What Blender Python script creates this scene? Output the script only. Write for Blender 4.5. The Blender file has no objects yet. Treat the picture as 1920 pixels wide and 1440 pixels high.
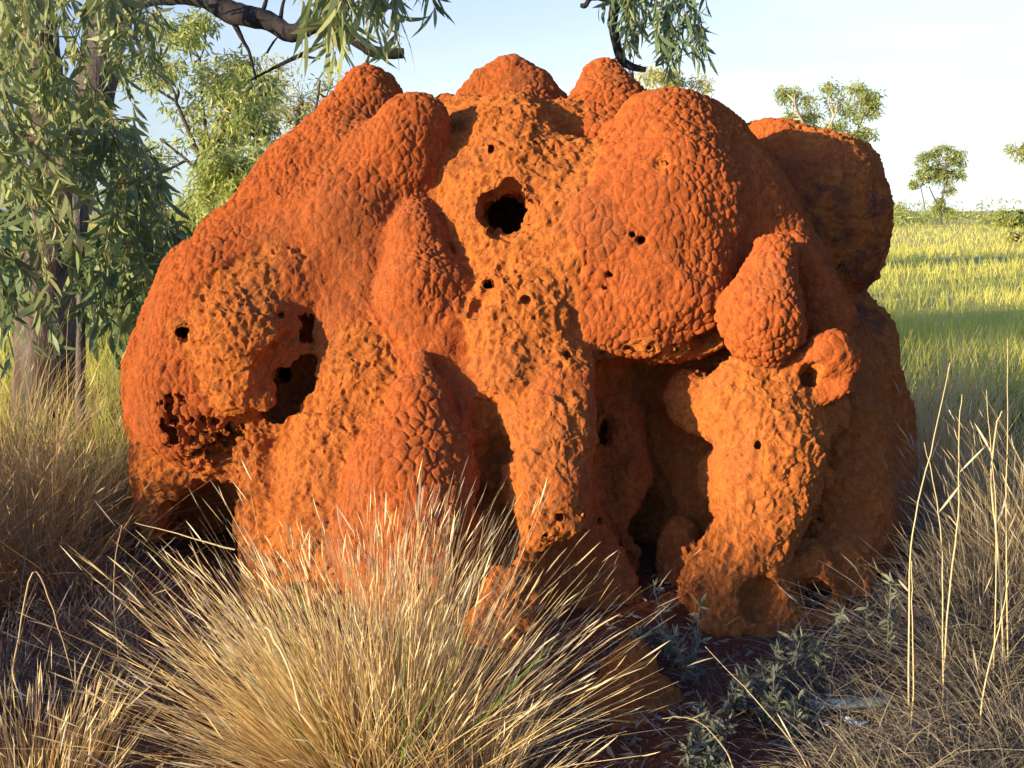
import bpy, math, random
import numpy as np
from mathutils import Vector
R = math.radians
rng = np.random.default_rng(7)
random.seed(7)
C = bpy.context.scene.collection
PITCH = R(9.6); F = 1920.0; CAMZ = 1.6
cp, sp = math.cos(PITCH), math.sin(PITCH)

def P(px, py, Y):
    """world point seen at photograph pixel (px,py) at distance Y in front of the camera"""
    rx = px - 960.0
    ru = 720.0 - py
    d = np.array([rx, F*cp + ru*sp, -F*sp + ru*cp])
    k = Y / d[1]
    return np.array([d[0]*k, Y, CAMZ + d[2]*k])

def G(px, py):
    """ground point (z=0) seen at a photograph pixel"""
    d = np.array([px-960.0, F*cp + (720-py)*sp, -F*sp + (720-py)*cp])
    k = -CAMZ/d[2]
    return np.array([d[0]*k, d[1]*k, 0.0])

# ------------------------------------------------------------------ object helpers
def tag(o, label=None, cat=None, group=None, kind=None):
    if label: o['label'] = label
    if cat: o['category'] = cat
    if group: o['group'] = group
    if kind: o['kind'] = kind
    return o

def empty(name, loc=(0, 0, 0), rz=0.0):
    o = bpy.data.objects.new(name, None); C.objects.link(o)
    o.location = loc; o.rotation_euler = (0, 0, rz); o.empty_display_size = .1
    return o

def mesh_obj(name, V, faces, mats, parent=None, attrs=None, smooth=True, loc=None, midx=None):
    """V (n,3) array, faces: (m,4) or (m,3) int array, or list of such arrays"""
    if isinstance(faces, np.ndarray): faces = [faces]
    faces = [f for f in faces if len(f)]
    me = bpy.data.meshes.new(name)
    V = np.asarray(V, dtype=np.float32)
    if loc is not None:
        V = V - np.asarray(loc, dtype=np.float32)
    me.vertices.add(len(V)); me.vertices.foreach_set('co', V.ravel())
    loops = np.concatenate([f.ravel() for f in faces]).astype(np.int32)
    sizes = np.concatenate([np.full(len(f), f.shape[1], np.int32) for f in faces])
    starts = np.concatenate([[0], np.cumsum(sizes)[:-1]]).astype(np.int32)
    me.loops.add(len(loops)); me.loops.foreach_set('vertex_index', loops)
    me.polygons.add(len(sizes)); me.polygons.foreach_set('loop_start', starts)
    me.polygons.foreach_set('loop_total', sizes)
    if midx is not None: me.polygons.foreach_set('material_index', np.asarray(midx, np.int32))
    me.update(calc_edges=True)
    if smooth: me.polygons.foreach_set('use_smooth', np.ones(len(me.polygons), bool))
    for k, a in (attrs or {}).items():
        at = me.attributes.new(k, 'FLOAT', 'POINT')
        at.data.foreach_set('value', np.asarray(a, np.float32))
    for m in (mats if isinstance(mats, (list, tuple)) else [mats]): me.materials.append(m)
    o = bpy.data.objects.new(name, me); C.objects.link(o)
    if loc is not None: o.location = [float(c) for c in loc]
    if parent is not None: o.parent = parent
    return o

def copy_thing(o, parent=None):
    c = o.copy(); C.objects.link(c); c.parent = parent
    for ch in o.children: copy_thing(ch, c)
    return c

# ------------------------------------------------------------------ node helpers
class NT:
    def __init__(s, name):
        s.m = bpy.data.materials.new(name); s.m.use_nodes = True
        s.t = s.m.node_tree; s.t.nodes.clear()
    def n(s, typ, ins=None, **props):
        nd = s.t.nodes.new('ShaderNode' + typ)
        for k, v in props.items(): setattr(nd, k, v)
        for k, v in (ins or {}).items(): s.put(nd.inputs[k], v)
        return nd
    def put(s, sock, v):
        if isinstance(v, bpy.types.NodeSocket): s.t.links.new(v, sock)
        elif isinstance(v, bpy.types.Node): s.t.links.new(v.outputs[0], sock)
        elif isinstance(v, (tuple, list)) and len(v) == 3 and sock.type == 'RGBA': sock.default_value = (*v, 1)
        else: sock.default_value = v
    def math(s, op, a, b=0.0, c=None, clamp=False):
        nd = s.t.nodes.new('ShaderNodeMath'); nd.operation = op; nd.use_clamp = clamp
        s.put(nd.inputs[0], a); s.put(nd.inputs[1], b)
        if c is not None: s.put(nd.inputs[2], c)
        return nd.outputs[0]
    def mix(s, f, a, b, blend='MIX'):
        nd = s.t.nodes.new('ShaderNodeMix'); nd.data_type = 'RGBA'; nd.blend_type = blend
        s.put(nd.inputs[0], f); s.put(nd.inputs[6], a); s.put(nd.inputs[7], b)
        return nd.outputs[2]
    def ramp(s, f, lo, hi, a=0.0, b=1.0):
        nd = s.t.nodes.new('ShaderNodeMapRange'); nd.interpolation_type = 'SMOOTHSTEP'
        for i, v in enumerate((f, lo, hi, a, b)): s.put(nd.inputs[i], v)
        return nd.outputs[0]
    def attr(s, name):
        return s.n('Attribute', attribute_name=name).outputs['Fac']
    def noise(s, co, scale, detail=3, rough=.55, dist=0.0):
        return s.n('TexNoise', {'Vector': co, 'Scale': scale, 'Detail': detail, 'Roughness': rough, 'Distortion': dist}).outputs[0]
    def out(s, surf, disp=None):
        o = s.n('OutputMaterial'); s.put(o.inputs[0], surf)
        if disp is not None: s.put(o.inputs[2], disp)
        return s.m
# ================================================================== TERMITE MOUND (signed distance sculpture, polygonised)
VOX = globals().get('VOX', 0.0098)

def lattice_noise(nx, ny, nz, vox, scale, seed):
    r = np.random.default_rng(seed)
    dims = [int(n*vox/scale)+3 for n in (nx, ny, nz)]
    L = r.uniform(-1, 1, dims).astype(np.float32)
    for ax, n in enumerate((nx, ny, nz)):
        u = np.arange(n)*vox/scale
        i = u.astype(int); t = u-i; t = (t*t*(3-2*t)).astype(np.float32)
        sh = [1, 1, 1]; sh[ax] = n; t = t.reshape(sh)
        L = np.take(L, i, ax)*(1-t) + np.take(L, i+1, ax)*t
    return L

class Field:
    def __init__(s, lo, hi, vox):
        s.lo = np.array(lo, float); s.vox = vox
        s.n = [int(math.ceil((h-l)/vox)) for l, h in zip(lo, hi)]
        s.f = np.full(s.n, 0.4, np.float32)
        s.ax = [(s.lo[i] + np.arange(s.n[i])*vox).astype(np.float32) for i in range(3)]
        s.prims = []
        s.nz = (.022*lattice_noise(*s.n, vox, .11, 91)+.014*lattice_noise(*s.n, vox, .05, 92)+.006*lattice_noise(*s.n, vox, .025, 93)).astype(np.float32)
    def cone(s, a, b, ra, rb, k=.05, neg=False, fy=1.0, typ=0.5):
        m = k + 3*s.vox
        a = np.asarray(a, float); b = np.asarray(b, float)
        rr = max(ra, rb); ext = np.array([rr, rr*fy, rr])+m
        lo = np.minimum(a, b)-ext; hi = np.maximum(a, b)+ext
        i0 = [max(0, int((lo[i]-s.lo[i])/s.vox)) for i in range(3)]
        i1 = [min(s.n[i], int((hi[i]-s.lo[i])/s.vox)+2) for i in range(3)]
        if any(i1[i] <= i0[i] for i in range(3)): return
        X = s.ax[0][i0[0]:i1[0]][:, None, None]; Y = s.ax[1][i0[1]:i1[1]][None, :, None]; Z = s.ax[2][i0[2]:i1[2]][None, None, :]
        d = s.dist(X, Y, Z, a, b, ra, rb, fy)
        sl = tuple(slice(i0[i], i1[i]) for i in range(3))
        f = s.f[sl]
        if neg:
            d = -(d+s.nz[sl]*min(1.3, max(ra, rb)/.09)); h = np.maximum(k-np.abs(f-d), 0)
            s.f[sl] = np.maximum(f, d) + h*h/(4*k)
        else:
            h = np.maximum(k-np.abs(f-d), 0)
            s.f[sl] = np.minimum(f, d) - h*h/(4*k)
        s.prims.append((a, b, ra, rb, fy, neg, typ))
    @staticmethod
    def dist(X, Y, Z, a, b, ra, rb, fy):
        ba = b-a; ba = ba*[1, 1/fy, 1]; L = float(ba@ba)+1e-9
        x = X-np.float32(a[0]); y = (Y-np.float32(a[1]))/np.float32(fy); z = Z-np.float32(a[2])
        t = np.clip((x*np.float32(ba[0])+y*np.float32(ba[1])+z*np.float32(ba[2]))/np.float32(L), 0, 1)
        dd = (x-t*np.float32(ba[0]))**2+(y-t*np.float32(ba[1]))**2+(z-t*np.float32(ba[2]))**2
        return np.sqrt(dd)-(np.float32(ra)+np.float32(rb-ra)*t)
    def polygonise(s):
        f = s.f; sg = f < 0
        c = sg[:-1, :-1, :-1].astype(np.uint8)
        tot = np.zeros([n-1 for n in s.n], np.uint8)
        for dx in (0, 1):
            for dy in (0, 1):
                for dz in (0, 1):
                    tot += sg[dx:s.n[0]-1+dx, dy:s.n[1]-1+dy, dz:s.n[2]-1+dz]
        act = (tot > 0) & (tot < 8)
        I = np.argwhere(act)
        idx = np.full(act.shape, -1, np.int32); idx[act] = np.arange(len(I))
        corners = np.array([[0,0,0],[1,0,0],[0,1,0],[1,1,0],[0,0,1],[1,0,1],[0,1,1],[1,1,1]])
        vals = np.stack([f[I[:,0]+c[0], I[:,1]+c[1], I[:,2]+c[2]] for c in corners], 1)
        acc = np.zeros((len(I), 3)); cnt = np.zeros(len(I))
        for a in range(8):
            for bit in (1, 2, 4):
                b = a | bit
                if b == a: continue
                va, vb = vals[:, a], vals[:, b]
                m = (va < 0) != (vb < 0)
                t = np.where(m, va/(va-vb+1e-12*(va == vb)), 0)
                pt = corners[a]+t[:, None]*(corners[b]-corners[a])
                acc += pt*m[:, None]; cnt += m
        V = (I+acc/cnt[:, None])*s.vox+s.lo
        quads = []
        for ax in range(3):
            u, v = (ax+1) % 3, (ax+2) % 3
            a = np.take(sg, range(s.n[ax]-1), ax); b = np.take(sg, range(1, s.n[ax]), ax)
            e = np.argwhere(a != b)
            flip = a[tuple(e.T)]
            ok = (e[:, u] > 0) & (e[:, v] > 0) & (e[:, u] < s.n[u]-1) & (e[:, v] < s.n[v]-1)
            e = e[ok]; flip = flip[ok]
            def g(du, dv):
                q = e.copy(); q[:, u] += du; q[:, v] += dv
                return idx[tuple(q.T)]
            q = np.stack([g(-1, -1), g(0, -1), g(0, 0), g(-1, 0)], 1)
            q[~flip] = q[~flip][:, ::-1]
            quads.append(q)
        Q = np.concatenate(quads); Q = Q[(Q >= 0).all(1)]
        return V, Q
    def types(s, V):
        w_s = np.zeros(len(V), np.float32); w_t = np.full(len(V), 1e-9, np.float32)
        X, Y, Z = [V[:, i].astype(np.float32) for i in range(3)]
        for (a, b, ra, rb, fy, neg, typ) in s.prims:
            rr = max(ra, rb)+.16; lo = np.minimum(a, b)-rr; hi = np.maximum(a, b)+rr
            m = np.flatnonzero((X > lo[0]) & (X < hi[0]) & (Z > lo[2]) & (Z < hi[2]) & (Y > lo[1]-.2) & (Y < hi[1]+.2))
            if not len(m): continue
            d = np.abs(s.dist(X[m], Y[m], Z[m], a, b, ra, rb, fy))
            w = np.exp(-np.minimum(d/0.014, 30))*(1.6 if neg else 1)
            w_s[m] += w*typ; w_t[m] += w
        return w_s/w_t

PX = 1/1920.0
def px(r, Y): return r*Y*PX*1.0

def _h1(x, y, z, seed):
    h = (x*np.int32(73856093)) ^ (y*np.int32(19349663)) ^ (z*np.int32(83492791)) ^ np.int32((seed*40503) & 0x7fffffff)
    h = (h ^ (h >> 13))*np.int32(1274126177)
    h = (h ^ (h >> 16))*np.int32(668265263)
    return h ^ (h >> 15)
def vnoise(Pn, scale, seed):
    """value noise -1..1 at scattered points"""
    with np.errstate(over='ignore'):
        q = np.asarray(Pn, np.float32)/np.float32(scale); f = np.floor(q); t = q-f; t = t*t*(3-2*t); i = f.astype(np.int32)
        x, y, z = i.T; tx, ty, tz = t.T; r = 0
        for c in range(8):
            a, b, d = c & 1, c >> 1 & 1, c >> 2 & 1
            w = (tx if a else 1-tx)*(ty if b else 1-ty)*(tz if d else 1-tz)
            r = r+w*((_h1(x+np.int32(a), y+np.int32(b), z+np.int32(d), seed) & 0xffff).astype(np.float32)*np.float32(1/32767.5)-1)
        return r
def fbm(Pn, scale, seed, octs=3, g=.55):
    r = 0; a = 1
    for k in range(octs): r = r+a*vnoise(Pn+k*3.7, scale/2**k, seed+k); a *= g
    return r
def cells(Pn, scale, seed, jit=.9):
    """distances to the nearest two jittered cell points (in cell units) and a random value of the cell"""
    with np.errstate(over='ignore'):
        q = np.asarray(Pn, np.float32)/np.float32(scale); i = np.floor(q).astype(np.int32); n = len(q)
        best = np.full(n, 9, np.float32); sec = best.copy(); hv = np.zeros(n, np.int32); k = np.float32(jit/1023)
        for dx in (-1, 0, 1):
            for dy in (-1, 0, 1):
                for dz in (-1, 0, 1):
                    cx, cy, cz = i[:, 0]+np.int32(dx), i[:, 1]+np.int32(dy), i[:, 2]+np.int32(dz)
                    h = _h1(cx, cy, cz, seed)
                    d = (cx+np.float32(.5-jit/2)+(h & 1023)*k-q[:, 0])**2
                    d += (cy+np.float32(.5-jit/2)+((h >> 10) & 1023)*k-q[:, 1])**2
                    d += (cz+np.float32(.5-jit/2)+((h >> 20) & 1023)*k-q[:, 2])**2
                    m = d < best
                    sec = np.where(m, best, np.minimum(sec, d)); hv = np.where(m, h, hv); best = np.where(m, d, best)
        return np.sqrt(best), np.sqrt(sec), ((hv >> 5) & 1023)/np.float32(1023)
def chunked(fn, V, *a, n=16):
    from concurrent.futures import ThreadPoolExecutor
    idx = np.array_split(np.arange(len(V)), n)
    with ThreadPoolExecutor(4) as ex:
        out = list(ex.map(lambda i: fn(V[i], *[x[i] for x in a]), idx))
    return [np.concatenate(o) for o in zip(*out)] if isinstance(out[0], tuple) else np.concatenate(out)
def sstep(x, a, b):
    t = np.clip((x-a)/(b-a), 0, 1); return t*t*(3-2*t)
def subdivide(V, Q):
    E = np.concatenate([Q[:, [0, 1]], Q[:, [1, 2]], Q[:, [2, 3]], Q[:, [3, 0]]])
    Es = np.sort(E, 1); key = Es[:, 0].astype(np.int64)*len(V)+Es[:, 1]
    uk, inv = np.unique(key, return_inverse=True)
    em = (V[uk//len(V)]+V[uk % len(V)])/2
    fc = V[Q].mean(1)
    nv, ne, nq = len(V), len(uk), len(Q)
    e = inv.reshape(4, nq)+nv; f = np.arange(nq)+nv+ne
    # smooth the old corners a little
    acc = np.zeros_like(V); cnt = np.zeros(nv)
    for k in range(4):
        for c in range(3): acc[:, c] += np.bincount(Q[:, k], fc[:, c], nv)
        cnt += np.bincount(Q[:, k], minlength=nv)
    V2 = V*.5+.5*acc/np.maximum(cnt, 1)[:, None]
    nV = np.concatenate([V2, em, fc])
    nQ = np.concatenate([np.stack([Q[:, k], e[k], f, e[k-1]], 1) for k in range(4)])
    return nV, nQ
def vnormals(V, Q):
    n = np.cross(V[Q[:, 2]]-V[Q[:, 0]], V[Q[:, 3]]-V[Q[:, 1]])
    N = np.zeros_like(V)
    for k in range(4):
        for c in range(3): N[:, c] += np.bincount(Q[:, k], n[:, c], len(V))
    return N/(np.linalg.norm(N, axis=1)[:, None]+1e-12)
def _relief(V, N, typ):
    big = fbm(V, .32, 11, 2)
    s = sstep(typ+.34*big, .36, .60)
    wv = np.stack([fbm(V, .09, 21+k*5, 2) for k in range(3)], 1)*.016
    q = (V+wv)*[1.0, .85, .66]
    d, d2, hv = cells(q, .030, 5)
    gr = sstep(d2-d, 0, .30)
    e, e2, _ = cells(q*1.9+5, .030, 8)                      # finer crazing inside the plates
    f, f2, hf = cells(q*.72+3, .030, 6)                      # areas of bigger plates
    big2 = sstep(vnoise(V, .19, 35), -.05, .3)
    gr = gr*(1-big2)+big2*sstep(f2-f, 0, .24)*1.25; d = d*(1-big2)+f*big2; hv = hv*(1-big2)+hf*big2
    amp = .50+.60*sstep(vnoise(V, .26, 31)+.4*vnoise(V, .1, 32), -.45, .35)
    pil = (gr*.0058+(1-d*d)*.0048+(hv-.5)*.0035+sstep(e2-e, 0, .3)*.0016)*amp
    c1 = fbm(V+wv, .030, 41, 3, .72)+.5*vnoise(V, .075, 47)
    p1, _, _ = cells(V+wv*1.5, .042, 9)
    pit = sstep(.34-p1, 0, .2)*sstep(vnoise(V, .16, 51), -.1, .4)*.014
    rid = np.abs(vnoise(V, .03, 55))*.006
    cr = c1*.0080-pit*(.5+.5*vnoise(V, .05, 59))-rid
    fine = fbm(V, .014, 61, 2)*.0014
    h = pil*s+cr*(1-s)+fine
    vec = np.stack([fbm(V, .04, 71+k*5, 2) for k in range(3)], 1)*(.007*(1-s))[:, None]
    return V+N*(h-.008)[:, None]+vec, s
def clay_relief(V, Q, fd):
    """plates of crust on the scaly skin, crumbs and pits on broken clay; returns displaced vertices and the scaly mask"""
    N = vnormals(V, Q)
    typ = chunked(fd.types, V)
    return chunked(_relief, V, N, typ)

def dr_shape(sl): return [q.stop-q.start for q in sl]
def build_mound(M):
    fd = Field((-2.0, 3.05, -.06), (2.05, 5.9, 2.45), VOX)
    def S(pts, k=.05, neg=False, fy=1.0, t=0.5):
        """chain of rounded cones through (px, py, Y, r_px) points"""
        if len(pts) == 1: pts = pts*2
        for p, q in zip(pts[:-1], pts[1:]):
            fd.cone(P(*p[:3]), P(*q[:3]), px(p[3], p[2]), px(q[3], q[2]), k, neg, fy, t)
    for pts, k, neg, fy, t in MOUND_SHAPES: S(pts, k, neg, fy, t)
    n = fd.n
    fd.f += .026*lattice_noise(*n, VOX, .34, 1)
    fd.f += .013*lattice_noise(*n, VOX, .15, 2)
    fd.f += .006*lattice_noise(*n, VOX, .07, 3)
    def first_hit(x, y):
        a = P(x, y, 3.2); b = P(x, y, 5.4); ts = np.linspace(0, 1, 260)
        q = a[None]+(b-a)[None]*ts[:, None]
        i = np.clip(((q-fd.lo)/VOX).astype(int), 0, np.array(fd.n)-1)
        v = fd.f[i[:, 0], i[:, 1], i[:, 2]]
        h = np.argmax(v < 0)
        return q[h][1] if v[h] < 0 else None
    for it in MOUND_FINE:
        if it[0] == 'pit':
            Yh = first_hit(it[1], it[2])
            if Yh: fd.cone(P(it[1], it[2], Yh-.02), P(it[1]+3, it[2], Yh+.05), px(it[3], Yh), px(it[3], Yh), .006, True, 1, 0.0)
        else: S(*it)
    # honeycomb of broken galleries: webs of clay left standing inside a hollow
    a, b = P(350, 775, 4.15), P(408, 825, 4.12); m = .2
    i0 = [max(0, int((min(a[i], b[i])-m-fd.lo[i])/VOX)) for i in range(3)]; i1 = [int((max(a[i], b[i])+m-fd.lo[i])/VOX) for i in range(3)]
    sl = tuple(slice(i0[i], i1[i]) for i in range(3))
    X, Y, Z = fd.ax[0][sl[0]][:, None, None], fd.ax[1][sl[1]][None, :, None], fd.ax[2][sl[2]][None, None, :]
    dr = fd.dist(X, Y, Z, a, b, .13, .12, 1.0)+.03*lattice_noise(*dr_shape(sl), VOX, .06, 7)
    w = lattice_noise(*dr_shape(sl), VOX, .042, 8)
    fd.f[sl] = np.maximum(fd.f[sl], -np.maximum(dr, (.13-np.abs(w))*.06))
    fd.f += .0055*lattice_noise(*n, VOX, .028, 4)
    V, Q = fd.polygonise()
    V, Q = subdivide(V, Q)
    V, sc = clay_relief(V, Q, fd)
    base = (0.0, 4.4, 0.0)
    return mesh_obj('termite_mound', V, Q, M['mound'], attrs={'scaly': sc}, loc=base)
def build_small_mound(M):
    fd = Field((.05, 2.75, -.06), (.95, 3.75, .5), .009)
    for pts, k, ng, fy, t in ((([(1175,1265,3.2,62),(1180,1330,3.2,92)]), .05, False, 1, .2), ([(1120,1330,3.15,60),(1230,1350,3.15,70)], .06, False, 1, .2), ([(1190,1222,3.25,30)], .05, False, 1, .3), ([(1300,1400,3.0,40),(1150,1400,3.0,50)], .08, False, .9, .1)):
        if len(pts) == 1: pts = pts*2
        for p, q in zip(pts[:-1], pts[1:]): fd.cone(P(*p[:3]), P(*q[:3]), px(p[3], p[2]), px(q[3], q[2]), k, ng, fy, t)
    n = fd.n
    fd.f += .02*lattice_noise(*n, fd.vox, .16, 5); fd.f += .009*lattice_noise(*n, fd.vox, .07, 6)
    V, Q = fd.polygonise(); V, Q = subdivide(V, Q); V, sc = clay_relief(V, Q, fd)
    return mesh_obj('termite_mound', V, Q, M['mound'], attrs={'scaly': sc}, loc=(P(1180, 1330, 3.2)[0], 3.2, 0))
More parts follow.
